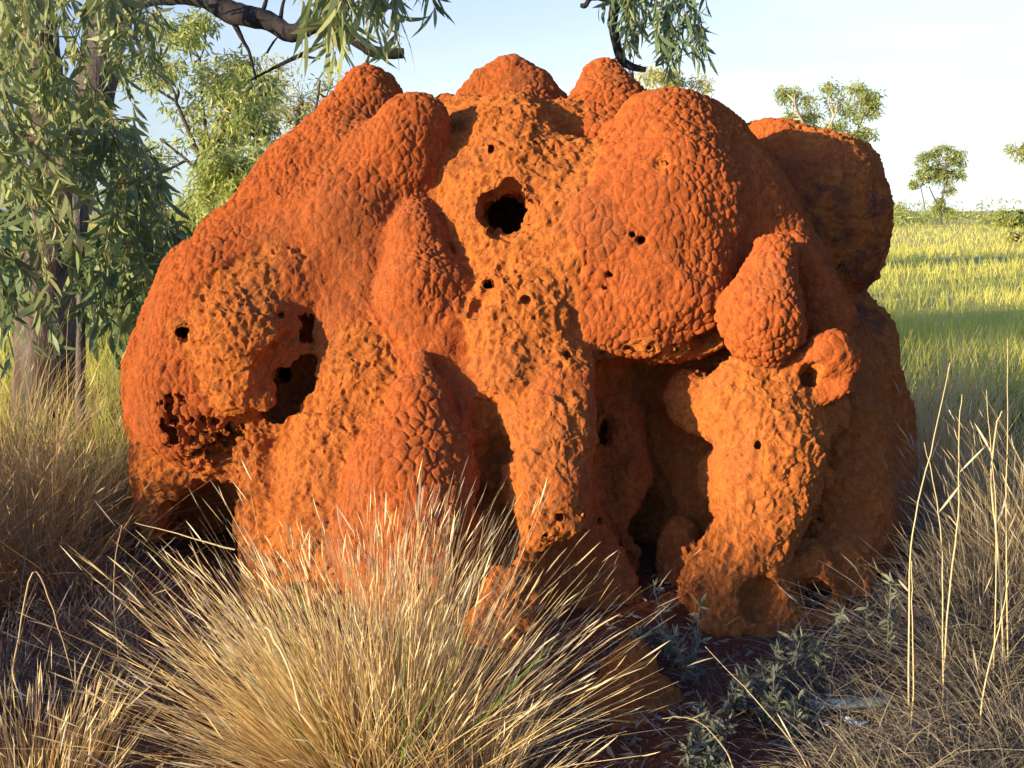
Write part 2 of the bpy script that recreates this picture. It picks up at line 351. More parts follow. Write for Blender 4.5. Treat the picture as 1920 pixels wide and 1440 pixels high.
# (points (px,py,Y,r)), smooth k, negative, depth factor, scaly 1 / crumbly 0
pos = lambda pts, k=.05, t=.5, fy=1.0: (pts, k, False, fy, t)
neg = lambda pts, k=.03, t=0.0, fy=1.0: (pts, k, True, fy, t)
MOUND_SHAPES = [
 # inner body
 pos([(900,500,4.85,215),(860,800,4.75,370),(840,1000,4.6,390)], .1, .2),
 pos([(1300,420,4.9,180),(1400,760,4.9,250),(1400,1000,4.85,290)], .1, .4),
 pos([(600,520,4.75,140),(540,780,4.68,220)], .1, .3),
 # left flank ridge
 pos([(690,212,4.75,74),(592,365,4.6,100),(472,560,4.42,140),(385,735,4.35,150)], .09, .85, .9),
 pos([(385,540,4.8,92),(338,700,4.7,104),(345,850,4.62,95)], .05, .7),
 pos([(345,890,4.5,100),(335,950,4.5,84)], .05, .3),
 pos([(330,980,5.0,100),(420,900,5.0,90)], .06, .1),
 # second ridge with head
 pos([(785,235,4.42,58),(758,290,4.42,64),(650,430,4.36,92),(570,540,4.3,96)], .1, 1),
 pos([(680,330,4.58,84)], .1, .9), pos([(565,480,4.42,88)], .12, .9),
 pos([(690,480,4.3,90),(680,560,4.22,80)], .08, .9, .8),
 pos([(845,228,4.85,44),(880,262,4.7,50)], .05, .7),
 # centre back domes
 pos([(958,140,5.2,30),(960,200,5.2,70),(962,280,5.1,120)], .06, .9),
 pos([(880,196,5.2,26),(1040,196,5.2,26)], .1, .8), pos([(915,165,5.2,26)], .07, .8), pos([(1005,168,5.2,26)], .07, .8),
 pos([(1135,158,4.95,40),(1142,215,4.9,74),(1120,290,4.75,85)], .05, 1),
 pos([(1195,210,5.0,46)], .05, .9),
 # crumbly centre face
 pos([(870,250,4.75,60),(1070,255,4.75,62)], .07, 0),
 pos([(950,290,4.62,108),(960,420,4.42,140),(950,560,4.25,110)], .08, 0),
 pos([(850,340,4.5,70),(840,420,4.45,60)], .08, 0),
 pos([(1085,330,4.4,62),(1078,410,4.24,74),(1035,520,4.12,78)], .12, .15),
 pos([(1010,600,4.02,72),(1040,690,3.96,66)], .1, .2),
 pos([(1130,450,4.14,80)], .12, .6),
 # big right lobe
 pos([(1252,262,4.46,95),(1246,390,4.28,136),(1205,540,4.16,150)], .12, 1, .85),
 pos([(1300,590,4.1,66),(1308,610,4.08,50)], .05, .9), pos([(1140,600,4.06,62),(1200,625,4.05,50)], .06, .8),
 pos([(1290,400,4.32,110),(1278,565,4.15,106)], .1, 1, .9),
 pos([(1100,540,4.12,78),(1130,610,4.05,70)], .07, .9, .8),
 pos([(1220,610,4.06,70)], .05, .7),
 pos([(1310,640,4.05,24),(1250,655,4.03,22)], .04, .1),
 pos([(1312,275,4.62,92),(1368,410,4.5,114),(1430,540,4.45,118),(1490,660,4.45,110)], .12, .85),
 # teardrop lobe
 pos([(1452,482,3.96,42),(1428,600,3.88,84)], .02, 1, .9),
 pos([(1492,480,4.15,40),(1550,600,4.15,60)], .04, .9),
 # back right
 pos([(1440,330,5.25,100),(1505,395,5.22,150),(1520,430,5.2,142)], .05, .4),
 pos([(1560,340,5.4,84),(1570,420,5.35,95)], .05, .3),
 pos([(1565,660,5.15,115),(1590,800,5.1,118),(1588,1050,4.85,120),(1580,1200,4.65,125)], .06, .2),
 pos([(1520,760,4.85,110),(1500,1000,4.7,140)], .07, .2),
 pos([(1640,700,4.95,50)], .05, .2), pos([(1630,880,4.85,60)], .05, .2), pos([(1560,900,4.65,60)], .05, .2),
 # centre pointed lobe
 pos([(772,375,4.33,20),(778,440,4.22,58),(788,545,4.13,92),(815,640,4.08,80)], .03, 1, .9),
 pos([(660,600,4.2,75),(690,700,4.1,90)], .06, .1, .8),
 pos([(625,560,4.2,42),(625,620,4.18,38)], .04, .8),
 # lower front lobe
 pos([(790,682,3.92,30),(786,760,3.86,66),(782,860,3.82,116),(778,1030,3.78,156)], .03, 1, .95),
 pos([(870,760,3.98,20),(900,850,4.05,55)], .03, .6),
 # lower left mass
 pos([(650,810,4.05,90),(620,1050,3.88,130)], .07, .2, .85),
 pos([(555,850,4.1,40),(590,930,3.98,72)], .05, .2),
 pos([(480,840,4.18,60),(500,950,4.12,56),(540,1100,4.0,90)], .05, .1),
 # crumbly bulge left
 pos([(410,590,4.36,108),(410,650,4.27,112)], .12, .85, .9),
 pos([(490,560,4.2,80),(462,650,4.1,92),(450,722,4.06,56)], .12, 0, .9),
 pos([(535,515,4.2,55)], .06, 0),
 # centre knob and column
 pos([(930,600,4.02,60),(965,695,3.92,70)], .1, 0), pos([(985,560,4.12,70)], .1, 0),
 pos([(1000,620,4.05,62),(1010,700,3.98,62)], .06, .1),
 pos([(985,715,3.92,52),(1000,850,3.86,50),(1005,940,3.82,46)], .07, .1),
 pos([(1060,690,3.92,54),(1040,800,3.82,74),(1038,920,3.76,78),(1045,975,3.72,66)], .07, .4),
 pos([(1000,960,3.82,50),(955,1090,3.7,75),(940,1250,3.6,95)], .06, .2),
 pos([(880,820,4.35,90),(900,1000,4.25,100)], .06, .3),
 # right column
 pos([(1395,745,3.97,88),(1440,830,3.94,98),(1430,960,3.9,92),(1370,1080,3.84,100)], .05, .1),
 pos([(1470,740,3.97,70),(1505,800,3.95,42),(1480,920,3.94,58)], .05, .1),
 pos([(1300,1045,3.76,44),(1290,1090,3.72,34)], .04, .1),
 pos([(1400,1150,3.85,120),(1480,1200,3.85,110)], .06, .1),
 pos([(1550,1060,4.15,92),(1600,1180,4.1,82)], .07, .1),
 pos([(1610,1050,4.5,90),(1620,1180,4.4,85)], .06, .1),
 pos([(1340,1150,3.7,40),(1360,1220,3.66,45)], .05, .1),
 pos([(1500,1060,3.98,70),(1540,1190,3.9,60)], .05, .1),
 pos([(1545,775,4.05,52),(1535,880,4.08,46)], .06, .1),
 pos([(1568,780,4.42,80),(1568,930,4.34,92),(1560,1080,4.28,96)], .12, .2), pos([(1350,900,4.1,50)], .06, .1),
 # arms on the right column
 pos([(1490,690,3.94,40),(1550,662,3.88,44),(1578,672,3.88,34)], .03, .9),
 pos([(1520,740,3.92,26),(1570,722,3.9,30)], .025, .7),
 # base apron
 pos([(1180,1160,4.05,60),(1100,1180,3.9,80)], .06, .1),
 pos([(700,1200,3.9,110),(900,1240,3.75,90)], .06, .1),
 # ---------------- cavities
 neg([(1190,760,4.0,74),(1215,860,3.98,100),(1240,955,3.98,98),(1190,1080,3.85,76)], .04, .15, 2.3),
 neg([(1255,695,3.85,46),(1170,725,3.9,42)], .03),
 neg([(1090,1060,3.6,46),(1075,1040,3.75,42)], .03),
 pos([(1300,748,4.2,60),(1350,765,4.08,60)], .05, .3),
 pos([(1275,1010,4.2,44),(1282,1130,4.1,56)], .05, .1),
 pos([(1200,790,4.62,62),(1215,890,4.58,56)], .04, .2),
 pos([(1165,770,4.38,46),(1175,880,4.34,52),(1160,960,4.3,44)], .05, .3), pos([(1290,880,4.42,52),(1300,960,4.36,44)], .05, .2),
 pos([(1120,1060,4.0,62),(1140,1130,3.95,66)], .04, .2),
 pos([(1090,1000,4.1,60)], .05, .2),
 neg([(1205,970,4.4,38),(1205,1060,4.4,34),(1200,1150,4.2,28)], .03, .1, 2.4),
 neg([(1325,660,4.0,34),(1345,560,4.12,16)], .03),
 neg([(915,770,3.78,26),(925,860,3.76,40),(925,950,3.74,36),(935,1020,3.7,28)], .02, .2, 2.2),
 neg([(932,760,4.0,16),(946,805,4.05,26),(946,810,4.6,30)], .01),
 neg([(592,538,4.02,12),(590,590,4.0,22),(575,640,3.98,42),(562,695,3.95,64),(556,738,3.97,50)], .01, .1),
 neg([(586,585,4.2,22),(574,650,4.25,52),(560,718,4.26,82)], .015), neg([(570,700,4.6,60)], .02), neg([(520,690,3.96,36)], .03), pos([(452,735,4.02,34),(500,752,4.03,22)], .03, 0),
 neg([(955,402,4.0,37),(958,400,4.85,50)], .008, .1),
 neg([(944,412,4.02,28),(942,436,4.1,24)], .02, 0),
 neg([(950,486,3.9,13),(922,535,3.86,28),(884,586,3.9,13)], .008, 0, 3.6),
 neg([(848,380,4.1,16),(868,470,4.05,16)], .04, 0),
 neg([(918,540,4.05,20),(910,545,4.6,24)], .01, 0, 1),
 neg([(392,872,4.08,36),(402,940,4.08,60),(385,985,4.55,64)], .02),
 neg([(470,985,4.1,44),(450,1010,4.1,44)], .03),
 neg([(350,1010,4.3,70),(400,1020,4.6,60)], .03),
 neg([(1420,1125,3.55,30),(1425,1125,3.7,34)], .03),
 neg([(1520,1115,3.75,22),(1535,1120,3.95,30)], .03),
 neg([(1640,1120,4.1,44),(1620,1140,4.3,44)], .03),
 neg([(1278,1130,3.6,16),(1283,1130,3.8,16)], .015),
 neg([(1530,700,3.8,17),(1505,715,3.95,17)], .012),
 neg([(1610,620,4.3,40),(1600,540,4.6,60)], .05),
 neg([(1535,800,4.0,26),(1550,860,4.1,44)], .03),
 neg([(1590,1000,4.25,20),(1600,960,4.3,18)], .03),
]
_r = np.random.default_rng(3)
MOUND_FINE = [
 neg([(344,626,4.0,12),(348,614,4.33,13)], .006),
 neg([(1185,440,3.6,5),(1186,440,4.05,6)], .004, 1),
 neg([(1200,449,3.6,9),(1202,450,4.05,9)], .005, 1),
 neg([(1143,516,3.6,6),(1145,516,4.0,6)], .004, 1),
 neg([(1133,541,3.6,5),(1135,541,4.0,5)], .004, 1),
]
# honeycomb broken open on the lower left
# loose pits of the crumbly faces: (centre, spread, how many)
for _cx, _cy, _sx, _sy, _n in ((1040, 290, 60, 50, 12), (1000, 600, 60, 60, 5), (640, 650, 50, 60, 4), (470, 600, 60, 60, 5), (1430, 800, 60, 70, 6),
                               (1230, 655, 60, 10, 7), (1560, 420, 60, 70, 3), (1590, 900, 60, 130, 7), (1060, 990, 40, 12, 8)):
    for _i in range(_n//3 if _cx != 1230 and _cx != 1060 else _n):
        MOUND_FINE.append(('pit', _r.normal(_cx, _sx), _r.normal(_cy, _sy), abs(_r.normal(0, 2.6))+2.0))
# ================================================================== MATERIALS
def mat_mound():
    t = NT('termite_clay')
    co = t.n('TexCoord').outputs['Object']
    s = t.attr('scaly')
    n1 = t.noise(co, 30, 4, .66)
    nf = t.noise(co, 150, 3, .7)
    n6 = t.noise(co, 6.5, 5, .68)
    red = t.mix(t.ramp(n1, .3, .7), RED0, RED1)
    ora = t.mix(t.ramp(n1, .3, .7), ORA0, ORA1)
    col = t.mix(t.math('MULTIPLY', s, .92), ora, red)
    col = t.mix(t.math('MULTIPLY', t.ramp(n6, .54, .72), .5), col, (.20, .082, .038))
    n9 = t.noise(co, 2.1, 5, .65)
    col = t.mix(t.math('MULTIPLY', t.ramp(n9, .50, .66), .45), col, (.33, .115, .045))
    # old dark weather stain on the back right bulge
    dv = t.n('VectorMath', {0: co, 1: (1.50, .55, 1.35)}, operation='DISTANCE').outputs['Value']
    st = t.math('MULTIPLY', t.ramp(dv, .30, .62, .85, 0.0), t.ramp(t.noise(co, 9, 4), .40, .60))
    col = t.mix(st, col, (.17, .070, .042))
    grit = t.ramp(nf, .3, .7, .80, 1.14)
    col = t.mix(1.0, col, t.n('CombineColor', {0: grit, 1: grit, 2: grit}).outputs[0], 'MULTIPLY')
    bump = t.n('Bump', {'Height': nf, 'Distance': .012, 'Strength': .8})
    b = t.n('BsdfDiffuse', {'Color': col, 'Roughness': 1.0, 'Normal': bump})
    return t.out(b)
RED0, RED1, ORA0, ORA1 = (.36, .089, .026), (.50, .134, .038), (.39, .116, .030), (.56, .190, .044)
M = {}
M['mound'] = mat_mound()
# ================================================================== PLANT BUILDING BLOCKS
class Geo:
    def __init__(s): s.V = []; s.Q = []; s.A = []; s.n = 0
    def add(s, V, Q, rnd=0.5):
        V = np.asarray(V, float); Q = np.asarray(Q)
        s.V.append(V); s.Q.append(Q+s.n); s.n += len(V)
        s.A.append(np.full(len(V), rnd) if np.isscalar(rnd) else np.asarray(rnd))
        return s
    def build(s, name, mat, parent=None, loc=None):
        if not s.V: return None
        return mesh_obj(name, np.concatenate(s.V), np.concatenate(s.Q), mat, parent, {'rnd': np.concatenate(s.A)}, loc=loc)

def norm(v): return v/(np.linalg.norm(v, axis=-1, keepdims=True)+1e-9)

def spline(pts, n=6):
    """Catmull-Rom through points (any number of columns)"""
    p = np.asarray(pts, float)
    if len(p) < 3: return np.array([p[0]+(p[-1]-p[0])*t for t in np.linspace(0, 1, n+1)])
    q = np.vstack([2*p[0]-p[1], p, 2*p[-1]-p[-2]]); out = []
    for i in range(1, len(q)-2):
        for t in np.arange(n)/n:
            a, b, c, d = q[i-1:i+3]
            out.append(.5*(2*b+(c-a)*t+(2*a-5*b+4*c-d)*t*t+(3*b-a-3*c+d)*t**3))
    out.append(p[-1]); return np.array(out)

def tube(pts, rad, sides=8, rough=0.0, r=rng):
    pts = np.asarray(pts, float); n = len(pts)
    rad = np.broadcast_to(np.asarray(rad, float), (n,))
    T = norm(np.gradient(pts, axis=0))
    ref = np.array([0, 0, 1.]) if abs(T[0][2]) < .8 else np.array([1., 0, 0])
    U = norm(np.cross(T, ref)); W = np.cross(T, U)
    a = np.arange(sides)/sides*2*np.pi
    rr = rad[:, None]*(1+rough*r.normal(size=(n, sides)))
    V = pts[:, None]+rr[..., None]*(np.cos(a)[None, :, None]*U[:, None]+np.sin(a)[None, :, None]*W[:, None])
    V = V.reshape(-1, 3)
    i = np.arange(n-1)[:, None]*sides; j = np.arange(sides)[None]; k = (j+1) % sides
    Q = np.stack([i+j, i+k, i+sides+k, i+sides+j], -1).reshape(-1, 4)
    # closed tip
    V = np.vstack([V, pts[-1]+T[-1]*rad[-1]*.6, pts[0]])
    e = (n-1)*sides; t = n*sides
    cap = np.stack([e+np.arange(0, sides, 1), e+(np.arange(sides)+1) % sides, np.full(sides, t), np.full(sides, t)], 1)
    return V, Q

def leaves(p, d, L, W, r=rng, curl=.25, segs=3, side=None):
    """curved lance-shaped leaves: p,d (n,3), L,W (n,)"""
    n = len(p); d = norm(d)
    s = norm(np.cross(d, r.normal(size=(n, 3)))) if side is None else norm(side)
    nn = np.cross(d, s)
    c1 = (r.normal(size=n)*curl)[:, None]; c2 = (r.normal(size=n)*curl*.6)[:, None]
    t = np.linspace(0, 1, segs+1)
    w = np.sin(np.pi*np.clip(t*.92+.06, 0, 1))**.8; w[0] = .12; w[-1] = .04
    V = np.zeros((n, segs+1, 2, 3))
    for k, tk in enumerate(t):
        c = p+L[:, None]*(d*tk+s*c1*tk*tk+nn*c2*tk*tk)
        o = s*(W*w[k]*.5)[:, None]
        V[:, k, 0] = c-o; V[:, k, 1] = c+o
    b = (np.arange(n)*(segs+1)*2)[:, None]
    Q = np.concatenate([b+np.array([[2*k, 2*k+1, 2*k+3, 2*k+2]]) for k in range(segs)])
    return V.reshape(-1, 3), Q, (segs+1)*2

def add_leaves(g, p, d, L, W, rnd=None, **kw):
    V, Q, m = leaves(p, d, L, W, **kw)
    r = kw.get('r', rng)
    rr = r.uniform(0, 1, len(p)) if rnd is None else rnd
    g.add(V, Q, np.repeat(rr, m))

def blades(root, az, tilt, L, W, bend, droop=0.0, segs=4, r=rng, taper=.15, wob=.03):
    """grass blades as curved ribbons"""
    n = len(root)
    h = np.stack([np.cos(az), np.sin(az), np.zeros(n)], 1)
    d = h*np.sin(tilt)[:, None]+np.array([0, 0, 1.])*np.cos(tilt)[:, None]
    th = r.uniform(0, np.pi, n)
    lat = np.stack([-np.sin(az), np.cos(az), np.zeros(n)], 1)
    s = norm(lat*np.cos(th)[:, None]+np.cross(d, lat)*np.sin(th)[:, None])
    t = np.linspace(0, 1, segs+1)
    wb = r.normal(size=(n, 2))*wob
    V = np.zeros((n, segs+1, 2, 3))
    for k, tk in enumerate(t):
        c = root+L[:, None]*(d*tk+h*(bend*tk*tk)[:, None]-np.array([0, 0, 1.])*(droop*tk**2.2)[:, None] if np.ndim(droop) else d*tk+h*(bend*tk*tk)[:, None]-np.array([0, 0, droop*tk**2.2]))
        c = c+lat*(L*wb[:, 0]*math.sin(tk*4))[:, None]
        w = W*(1-(1-taper)*tk**1.5)*.5
        V[:, k, 0] = c-s*w[:, None]; V[:, k, 1] = c+s*w[:, None]
    b = (np.arange(n)*(segs+1)*2)[:, None]
    Q = np.concatenate([b+np.array([[2*k, 2*k+1, 2*k+3, 2*k+2]]) for k in range(segs)])
    return V.reshape(-1, 3), Q, (segs+1)*2, V[:, -1].mean(1), d

# ------------------------------------------------------------------ materials
def mat_leaf(name, c0, c1, c2, trans=.35, rough=.45, spec=.35):
    t = NT(name); r = t.attr('rnd')
    col = t.mix(t.ramp(r, 0, .6), c0, c1); col = t.mix(t.ramp(r, .75, 1.0), col, c2)
    b = t.n('BsdfPrincipled', {'Base Color': col, 'Roughness': rough, 'Specular IOR Level': spec})
    tr = t.n('BsdfTranslucent', {'Color': col})
    return t.out(t.n('MixShader', {0: trans, 1: b.outputs[0], 2: tr.outputs[0]}))
def mat_bark(name, c0, c1, c2, sc=6):
    t = NT(name); co = t.n('TexCoord').outputs['Object']
    mp = t.n('Mapping', {'Vector': co, 'Scale': (1, 1, .35)}).outputs[0]
    n = t.noise(mp, sc, 5, .65); n2 = t.noise(mp, sc*7, 4, .7)
    col = t.mix(t.ramp(n, .38, .6), c0, c1); col = t.mix(t.ramp(n2, .52, .7), col, c2)
    bp = t.n('Bump', {'Height': n2, 'Distance': .02, 'Strength': .7})
    return t.out(t.n('BsdfPrincipled', {'Base Color': col, 'Roughness': .9, 'Specular IOR Level': .15, 'Normal': bp}))
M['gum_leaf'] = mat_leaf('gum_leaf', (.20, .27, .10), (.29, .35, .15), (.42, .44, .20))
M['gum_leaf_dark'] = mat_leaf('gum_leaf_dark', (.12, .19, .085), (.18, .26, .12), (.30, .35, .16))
M['sapling_leaf'] = mat_leaf('sapling_leaf', (.30, .38, .10), (.42, .48, .15), (.62, .60, .24), .42)
M['far_leaf'] = mat_leaf('far_leaf', (.26, .34, .09), (.38, .43, .13), (.56, .53, .20), .42)
M['yellow_leaf'] = mat_leaf('yellow_leaf', (.46, .48, .16), (.58, .56, .20), (.70, .64, .28), .42)
M['silver_leaf'] = mat_leaf('silver_leaf', (.12, .135, .09), (.18, .195, .13), (.29, .30, .21), .15, .7, .2)
M['bark'] = mat_bark('gum_bark', (.15, .125, .11), (.07, .05, .04), (.26, .185, .14), 5)
M['dark_bark'] = mat_bark('dark_bark', (.085, .075, .075), (.14, .12, .11), (.05, .045, .045), 9)
M['pale_bark'] = mat_bark('pale_bark', (.62, .52, .42), (.45, .36, .28), (.3, .24, .2), 5)
M['shade_toned_limb_bark'] = mat_bark('shade_toned_limb_bark', (.022, .02, .022), (.045, .04, .042), (.015, .014, .016), 9)  # darker than the trunk bark: canopy shade painted into the limb colour
M['twig'] = mat_bark('twig_bark', (.30, .22, .10), (.36, .25, .12), (.2, .13, .08), 20)
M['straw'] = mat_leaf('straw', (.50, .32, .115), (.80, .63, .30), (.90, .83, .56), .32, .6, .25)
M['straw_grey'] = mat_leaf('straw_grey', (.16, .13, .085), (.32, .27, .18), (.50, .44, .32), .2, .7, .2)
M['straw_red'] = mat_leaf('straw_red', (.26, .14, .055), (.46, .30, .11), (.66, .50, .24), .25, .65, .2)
M['meadow'] = mat_leaf('meadow_grass', (.62, .62, .11), (.78, .74, .18), (.85, .80, .36), .45, .7, .15)

# ------------------------------------------------------------------ trees from a trunk line and crown clumps
def gum_tree(name, label, Y, trunk, limbs, clumps, leafmat, barkmat, leafL, density=1.0, cat='tree', group=None, r=None, twigs=True, flat=.8):
    """trunk: [(px,py,r_px)], limbs: list of such lists, clumps: [(px,py,r_px,dY)] seen at distance Y"""
    r = r or rng
    p0 = P(trunk[0][0], trunk[0][1], Y); p0[2] = 0
    root = empty(name, p0); tag(root, label, cat, group)
    def line(pts, dy=0):
        a = np.array([np.append(P(x, y, Y+dy*i/max(1, len(pts)-1)), px(q*(.6 if Y > 22 else 1), Y)) for i, (x, y, q) in enumerate(pts)])
        return spline(a, 5)
    tl = line(trunk); tl[0, 2] = min(tl[0, 2], -.03)
    g = Geo(); V, Q = tube(tl[:, :3], tl[:, 3], 10, .04, r); g.add(V-p0, Q); g.build('trunk', barkmat, root)
    allp = [tl[2:, :4]]
    for lb in limbs:
        l = line(lb, r.normal()*px(30, Y)); g = Geo(); V, Q = tube(l[:, :3], l[:, 3], 7, .04, r); g.add(V-p0, Q); g.build('limb', barkmat, root); allp.append(l[:, :4])
    allp = np.concatenate(allp)
    tw = Geo(); lv = Geo()
    for (cx, cy, cr, dy) in clumps:
        c = P(cx, cy, Y+px(dy, Y)); R0 = px(cr, Y)
        if twigs:
            k = np.argmin(np.linalg.norm(allp[:, :3]-c, axis=1)+np.maximum(allp[:, 2]-c[2], 0)*2)
            a = allp[k, :3]; mid = (a+c)/2+r.normal(size=3)*R0*.25
            V, Q = tube(spline([a, mid, c], 4), np.linspace(min(px(3.5, Y), allp[k, 3]), px(1., Y), 9), 4); tw.add(V-p0, Q)
        sub = int(9+2*density)
        for _ in range(sub):
            v = norm(r.normal(size=3))*R0*r.uniform(.25, 1.0)**.6*[1, 1, flat]
            s = c+v
            if twigs:
                V, Q = tube(spline([c+v*.1, c+v*.6+[0, 0, R0*.08], s], 2), [px(1., Y), px(.8, Y), px(.7, Y), px(.6, Y), px(.4, Y)], 3); tw.add(V-p0, Q)
            n = int(density*r.uniform(10, 20))
            q = s+r.normal(size=(n, 3))*R0*.20*[1, 1, .9]
            d = norm(q-s)*.5+r.normal(size=(n, 3))*.5+[0, 0, -.65]
            L = leafL*r.uniform(.6, 1.25, n)
            add_leaves(lv, q-p0, d, L, L*r.uniform(.2, .32, n), r=r, segs=2)
    tw.build('twigs', barkmat, root); lv.build('crown', leafmat, root)
    return root

def spray(tw, lv, a, length, leafL, r, down=1.0, n=None, wr=.17, spread=.5, az=None):
    """a hanging twig with alternate drooping leaves"""
    az = r.uniform(0, 2*np.pi) if az is None else az
    h = np.array([math.cos(az), math.sin(az), 0])
    b = a+h*length*.28*spread*2+[0, 0, -length*.25*down]; c = a+h*length*.5*spread*2+[0, 0, -length*down]
    ln = spline([a, b, c], 6)
    V, Q = tube(ln, np.linspace(.0035, .001, len(ln)), 4); tw.add(V, Q)
    n = n or int(length/leafL*8+4)
    t = np.linspace(.12, 1, n)*(len(ln)-1.001); i = t.astype(int); f = (t-i)[:, None]
    p = ln[i]*(1-f)+ln[i+1]*f
    T = norm(ln[i+1]-ln[i])
    d = T*.4+r.normal(size=(n, 3))*.5+[0, 0, -.6*down]
    L = leafL*r.uniform(.45, 1.25, n)
    add_leaves(lv, p+r.normal(size=(n, 3))*.008, d, L, L*wr*r.uniform(.65, 1.35, n), r=r, curl=.3, segs=4)
# ================================================================== GROUND
def mat_ground():
    t = NT('outback_soil'); co = t.n('TexCoord').outputs['Object']
    n = t.noise(co, 1.3, 5, .65); n2 = t.noise(co, 40, 4, .7); n3 = t.noise(co, .06, 3)
    dirt = t.mix(n2, (.12, .045, .025), (.24, .09, .045))
    straw = t.mix(n2, (.09, .075, .045), (.19, .15, .09))
    near = t.mix(t.ramp(n, .45, .7), dirt, straw)
    far = t.mix(t.ramp(n3, .35, .65), (.60, .58, .16), (.70, .62, .22))
    d = t.n('VectorMath', {0: co}, operation='LENGTH').outputs['Value']
    col = t.mix(t.ramp(d, 7, 16), near, far)
    bp = t.n('Bump', {'Height': n2, 'Distance': .03})
    return t.out(t.n('BsdfPrincipled', {'Base Color': col, 'Roughness': 1, 'Specular IOR Level': .05, 'Normal': bp}))
M['ground'] = mat_ground()
def ground_h(x, y):
    q = np.stack([x, y, x*0], 1)
    near = np.clip(1-np.hypot(x, y-4)/16, 0, 1)
    h = near*(.035*vnoise(q, .8, 301)+.018*vnoise(q, .25, 302))
    h += .07*np.exp(-(((x-.2)/1.9)**2+((y-4.4)/1.15)**2)**2)
    far = np.clip((np.hypot(x, y)-30)/60, 0, 1)
    return h+far*(.5*vnoise(q, 60, 303))
def build_ground():
    k = np.linspace(-1, 1, 261); ax = np.sign(k)*(np.abs(k)*6+np.abs(k)**9*3200)
    X, Y = np.meshgrid(ax, ax+3.5, indexing='ij'); X = X.ravel(); Y = Y.ravel()
    V = np.stack([X, Y, ground_h(X, Y)], 1); n = len(k)
    i = np.arange(n-1)[:, None]*n+np.arange(n-1)[None]
    Q = np.stack([i, i+n, i+n+1, i+1], -1).reshape(-1, 4)
    return tag(mesh_obj('ground', V, Q, M['ground']), kind='structure')
build_ground()
# far low range of hills
def mat_hill():
    t = NT('hill_scrub'); co = t.n('TexCoord').outputs['Object']
    col = t.mix(t.noise(co, .01, 5), (.20, .20, .16), (.30, .24, .19))
    return t.out(t.n('BsdfDiffuse', {'Color': col}))
def build_hills():
    xs = np.linspace(-1500, 3400, 160); ys = np.linspace(-1, 1, 13)
    V = []
    q = np.stack([xs, xs*0, xs*0], 1)
    hh = 26*np.clip(.35+.45*vnoise(q, 900, 401)+.12*vnoise(q, 200, 402)+.03*vnoise(q, 60, 403), .03, 2)
    hh *= np.interp(xs, [-1500, 800, 1050, 1300, 1500, 3400], [.4, .7, 1.2, .95, .35, .3])
    for i, x in enumerate(xs):
        for y in ys: V.append((x, 2900+y*420, -2+hh[i]*max(0, 1-y*y)**.8))
    n = len(ys); i = np.arange(len(xs)-1)[:, None]*n+np.arange(n-1)[None]
    Q = np.stack([i, i+n, i+n+1, i+1], -1).reshape(-1, 4)
    tag(mesh_obj('hills', np.array(V), Q, mat_hill()), kind='structure')
build_hills()

# ================================================================== MOUNDS
o = build_mound(M)
tag(o, 'huge lumpy orange-red termite mound with scaly bulges, pits and deep cavities', 'termite mound')
o2 = build_small_mound(M)
tag(o2, 'small low rounded red clay mound at the foot of the huge one', 'termite mound')

